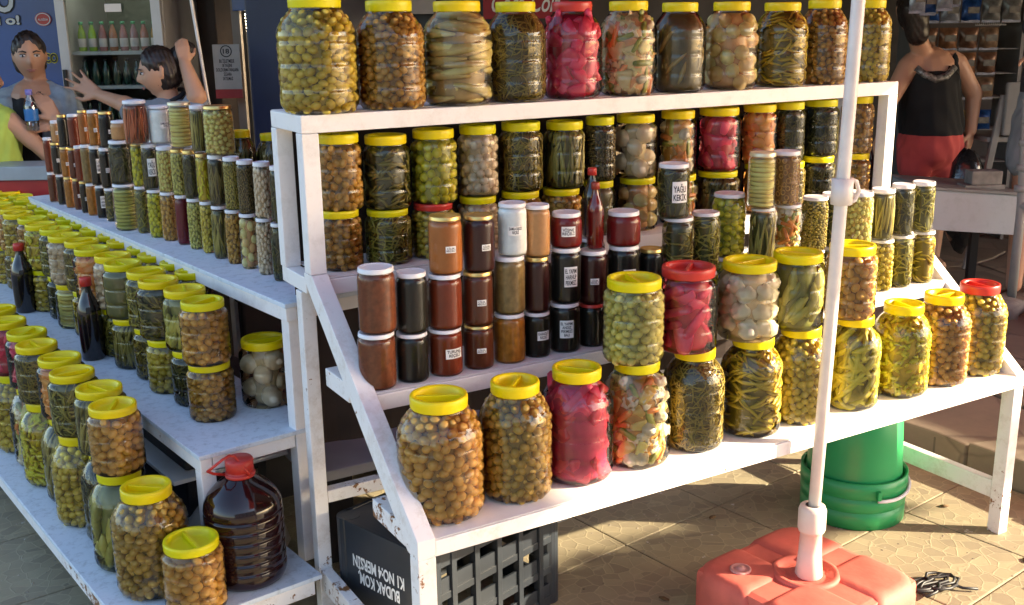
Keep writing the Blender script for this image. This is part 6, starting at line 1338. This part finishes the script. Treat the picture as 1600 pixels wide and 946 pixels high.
def woman3():
    T = 6.0; par = empty('person', BG(2.35, T, 0), 0, 'woman in black tank top and coral shorts leaning forward in the shop', 'person'); I = Matrix.Translation(-BG(2.35, T, 0))
    fwd = dirn(.15, .95, -.2); c = B3(2.13, T - .16, 1.53); mb = MB(); head_mesh(mb, c, fwd, UPV, .23); cap = lambda a, b, r1, r2: capsule(mb, B3(*a), B3(*b), r1, r2)
    cap((2.25, T-.06, 1.30), (2.16, T-.14, 1.44), .055, .047); cap((2.31, T-.02, 1.20), (2.36, T+.02, .90), .145, .155); cap((2.20, T-.06, 1.25), (2.43, T, 1.26), .07, .065)
    cap((2.36, T+.02, .90), (2.36, T+.02, .82), .165, .17); cap((2.29, T, .80), (2.30, T, .48), .10, .068); cap((2.44, T+.02, .80), (2.43, T+.02, .48), .10, .068); cap((2.30, T, .48), (2.30, T, .14), .062, .042); cap((2.43, T+.02, .48), (2.43, T+.02, .14), .062, .042); cap((2.30, T, .13), (2.30, T-.14, .125), .04, .03); cap((2.43, T+.02, .13), (2.43, T-.12, .125), .04, .03)
    cap((2.46, T, 1.25), (2.575, T+.0, 1.08), .060, .048); cap((2.575, T, 1.08), (2.565, T-.03, .88), .045, .032); hand(mb, B3(2.565, T-.03, .88), dirn(-.05, -.05, -1), dirn(.7, -.7, 0), 1, .4, .04, .95)
    cap((2.17, T-.07, 1.24), (2.06, T-.12, 1.05), .058, .046); cap((2.06, T-.12, 1.05), (2.0, T-.22, .90), .043, .030); hand(mb, B3(2.0, T-.22, .90), dirn(-.3, -.4, -.8), dirn(-.7, -.5, 0), -1, .5, .05, .95)
    o = fuse('body', mb, SK, .0075, 3, par); o.matrix_local = I
    h = MB(); hair_cap(h, c, fwd, UPV, .23); capsule(h, c - fwd * .07, c - UPV * .13 - fwd * .06 + dirn(1, 0, 0) * .03, .075, .06); o = fuse('hair', h, HR, .009, 3, par); o.matrix_local = I
    sh = MB(); capsule(sh, B3(2.315, T-.02, 1.15), B3(2.36, T+.02, .90), .162, .175); capsule(sh, B3(2.36, T+.02, .90), B3(2.36, T+.02, .87), .178, .178)
    for a in ((2.23, 2.215), (2.415, 2.425)): capsule(sh, B3(a[0], T-.12, 1.18), B3(a[1], T-.062, 1.302), .026, .013)
    o = fuse('tank_top', sh, plain('black_tank_cloth', (.010, .010, .011), .9, bump=.2), .009, 4, par); o.matrix_local = I
    tr = MB(); tr.tube([B3(2.18, T-.165, 1.235), B3(2.22, T-.19, 1.20), B3(2.28, T-.195, 1.175), B3(2.34, T-.185, 1.19), B3(2.39, T-.155, 1.235)], .019, 8); o = tr.build('beaded_trim', plain('silver_beads', (.20, .19, .18), .35, var=.9, scale=70, metal=.3), par, smooth=True); o.matrix_local = I
    sr = MB(); capsule(sr, B3(2.36, T+.02, .86), B3(2.36, T+.02, .80), .178, .180); capsule(sr, B3(2.285, T, .78), B3(2.285, T-.01, .70), .110, .112); capsule(sr, B3(2.445, T+.02, .78), B3(2.45, T+.01, .70), .110, .112); o = fuse('shorts', sr, plain('coral_cloth', (.52, .075, .07), .85, var=.1, bump=.2), .009, 4, par); o.matrix_local = I
woman3()
def person4():
    T = 5.35; par = empty('person', BG(2.66, T, 0), 0, 'person in grey shorts and dark shirt cut off at the right edge', 'person'); I = Matrix.Translation(-BG(2.66, T, 0))
    fwd = dirn(-.9, -.3, -.2); c = B3(2.66, T, 1.78); mb = MB(); head_mesh(mb, c, fwd, UPV, .23); cap = lambda a, b, r1, r2: capsule(mb, B3(*a), B3(*b), r1, r2)
    cap((2.68, T, 1.6), (2.67, T, 1.7), .05, .047); cap((2.68, T, 1.5), (2.68, T, 1.1), .12, .12); cap((2.58, T, 1.53), (2.79, T, 1.53), .06, .06); cap((2.565, T-.02, 1.52), (2.53, T-.06, 1.40), .05, .042); cap((2.53, T-.06, 1.40), (2.475, T-.2, 1.33), .040, .028); hand(mb, B3(2.475, T-.2, 1.33), dirn(-.4, -.7, -.2), dirn(-.4, 0, .9), 1, .6, .05, .95)
    cap((2.81, T, 1.52), (2.86, T, 1.2), .05, .03); cap((2.62, T, 1.0), (2.60, T, .58), .09, .06); cap((2.76, T, 1.0), (2.77, T, .58), .09, .06); cap((2.60, T, .58), (2.60, T, .14), .055, .04); cap((2.77, T, .58), (2.77, T, .14), .055, .04)
    o = fuse('body', mb, SK, .008, 3, par); o.matrix_local = I
    h = MB(); hair_cap(h, c, fwd, UPV, .23); o = fuse('hair', h, HR, .009, 3, par); o.matrix_local = I
    sh = MB(); capsule(sh, B3(2.68, T, 1.5), B3(2.68, T, 1.12), .138, .142); capsule(sh, B3(2.60, T, 1.53), B3(2.77, T, 1.53), .074, .074); capsule(sh, B3(2.57, T-.02, 1.52), B3(2.54, T-.05, 1.45), .064, .06); o = fuse('shirt', sh, plain('dark_shirt_cloth', (.03, .025, .03), .85), .01, 4, par); o.matrix_local = I
    sr = MB(); capsule(sr, B3(2.68, T, 1.1), B3(2.68, T, 1.02), .148, .152); capsule(sr, B3(2.62, T, 1.0), B3(2.60, T, .80), .108, .105); capsule(sr, B3(2.76, T, 1.0), B3(2.77, T, .80), .108, .105); o = fuse('shorts', sr, plain('grey_shorts_cloth', (.20, .21, .22), .85, var=.15), .01, 4, par); o.matrix_local = I
person4()

# storage boxes behind the right rack; those under the left added for darkness
MDb = plain('dark_storage_plastic', (.022, .018, .02), .6, var=.4, scale=6)
for k, (x, y, w, d, h, lab) in enumerate(((.95, 3.42, .62, .4, .60, 'dark storage box behind the left part of the right rack'), (1.62, 2.97, .62, .4, .52, 'dark storage box behind the middle of the right rack'), (2.28, 2.99, .5, .4, .56, 'dark storage box behind the right part of the right rack'))):
    t = empty('storage_box', (x, y, 0), 0, lab, 'storage box'); MB().box(0, 0, 0, w, d, h).build('body', MDb, t, bevel=.01); MB().box(-.01, -.01, h + .001, w + .01, d + .01, h + .04).build('lid', MDb, t, bevel=.008)
for k, u0 in enumerate((2.64, 3.36, 4.26)):  # dark boxes put in to keep the space under the left rack dark
    for lev, (z0, hh) in enumerate(((.171, .14), (.331, .10))):
        p = UV(u0, .95, z0); t = empty('storage_box', p, LA, ('lower' if lev == 0 else 'upper') + ' added dark box filling the void under the left rack, ' + ORD[k] + ' from the front', 'storage box')
        MB().box(0, 0, 0, .12 if lev == 0 else .4, .6, hh).build('body', MDb, t, bevel=.01); MB().box(-.004, -.004, hh + .001, (.12 if lev == 0 else .4) + .004, .604, hh + .014).build('lid', MDb, t, bevel=.004)
bk = empty('shade_sheet', (1.0, 2.52, 0), 0, 'dark cloth hanging behind the boxed shelf of the right rack', 'shade sheet')
mb = MB()  # dark sheet added so the gaps behind the rack read as shade
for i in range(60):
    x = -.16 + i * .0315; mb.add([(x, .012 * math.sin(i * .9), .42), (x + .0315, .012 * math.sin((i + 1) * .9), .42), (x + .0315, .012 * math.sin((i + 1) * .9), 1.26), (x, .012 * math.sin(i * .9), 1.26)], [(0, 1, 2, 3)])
mb.build('cloth', plain('shade_brown_black', (.03, .018, .014), .9, var=.3), bk, smooth=True); MB().tube([(-.17, 0, 1.265), (1.75, 0, 1.265)], .006, 8).build('curtain_rod', M['white'], bk)

t = empty('foam_board', (.86, 2.54, 0), 0, 'grey-white foam board lying low behind the two rack legs', 'foam board')
MB().box(0, 0, .302, .62, .82, .332).build('board', plain('grey_white_foam', (.34, .33, .345), .8, var=.08, bump=.2), t, bevel=.004); MB().box(.30, -.004, .300, .34, -.0005, .333).build('tape_strip', plain('tape', (.40, .39, .38), .4), t)
for x in (.05, .45):
    for y in (.1, .6): MB().box(x, y, 0, x + .1, y + .1, .3015).build('support', MDb, t)

# white house across the street, behind the camera; it shows only as a reflection in the jars
hs = empty('house', (-3, -13, 0), 0, 'pale house across the street behind the viewer', 'house')
mb = MB(); mb.box(-9, -6, 0, 9, 0, 5.2); mb.build('wall', plain('pale_render', (.5, .47, .42), .9), hs); MB().box(-9.4, -6.4, 5.201, 9.4, .4, 5.45).build('roof', plain('roof_slab', (.3, .16, .1), .8), hs)
for i in range(6):
    for j in range(2):
        x = -7.6 + i * 3.0; z = 1.0 + j * 2.4; f = MB().box(x - .05, .001, z - .05, x + 1.05, .05, z + 1.45).build('window', M['white'], hs); MB().box(x, .051, z, x + 1.0, .06, z + 1.4).build('pane', plain('dark_window_pane', (.03, .035, .045), .1), f)
MB().box(5.2, .001, 0, 6.2, .06, 2.1).build('door', plain('brown_door', (.12, .05, .02), .5), hs)

# grit and crumbs on the paving
gb = MB(); r_ = random.Random(11)
for k in range(700):
    x, y = (r_.uniform(.9, 2.95), r_.uniform(1.35, 2.9)) if k % 2 else (r_.uniform(-.2, .75), r_.uniform(1.6, 3.6)); z = r_.choice([.0012, .0018, .003]); a = r_.uniform(0, 6); w = r_.uniform(.0015, .005)
    if k % 9 == 0 and x > .9: y = r_.gauss(1.95, .05); x = r_.uniform(2.9, 3.0)
    c_, s_ = math.cos(a) * w, math.sin(a) * w; gb.add([(x + c_, y + s_, 0), (x - s_, y + c_, 0), (x - c_, y - s_, 0), (x + s_, y - c_, 0), (x + w * .2, y, z)], [(0, 1, 4), (1, 2, 4), (2, 3, 4), (3, 0, 4)])
o = gb.build('grit', plain('grit', (.30, .26, .2), .9, var=.7, scale=3)); tag(o, 'scattered grit and crumbs lying on the paving', 'grit', kind='stuff')
for k, (x, y, a) in enumerate(((2.05, 2.28, .3), (1.62, 1.98, 1.9), (2.62, 1.60, 4.0), (2.72, 1.95, 2.6))):
    V = ICO1_V * np.array([.018, .010, .0018]) + np.array([0, 0, .0025]); V[:, 2] += .12 * V[:, 0] ** 2 * 40 * .1
    o = link('dry_leaf', mesh_np('dry_leaf', V, ICO1_F, plain('dry_leaf', (.16, .09, .035), .8, var=.3))); o.location = (x, y, .001); o.rotation_euler = (0, 0, a)
    tag(o, 'small dry brown leaf on the paving, ' + ('between crate and red base', 'just left of the red base', 'right of the black cable', 'near the rack foot at right')[k], 'leaf')
place_jars()
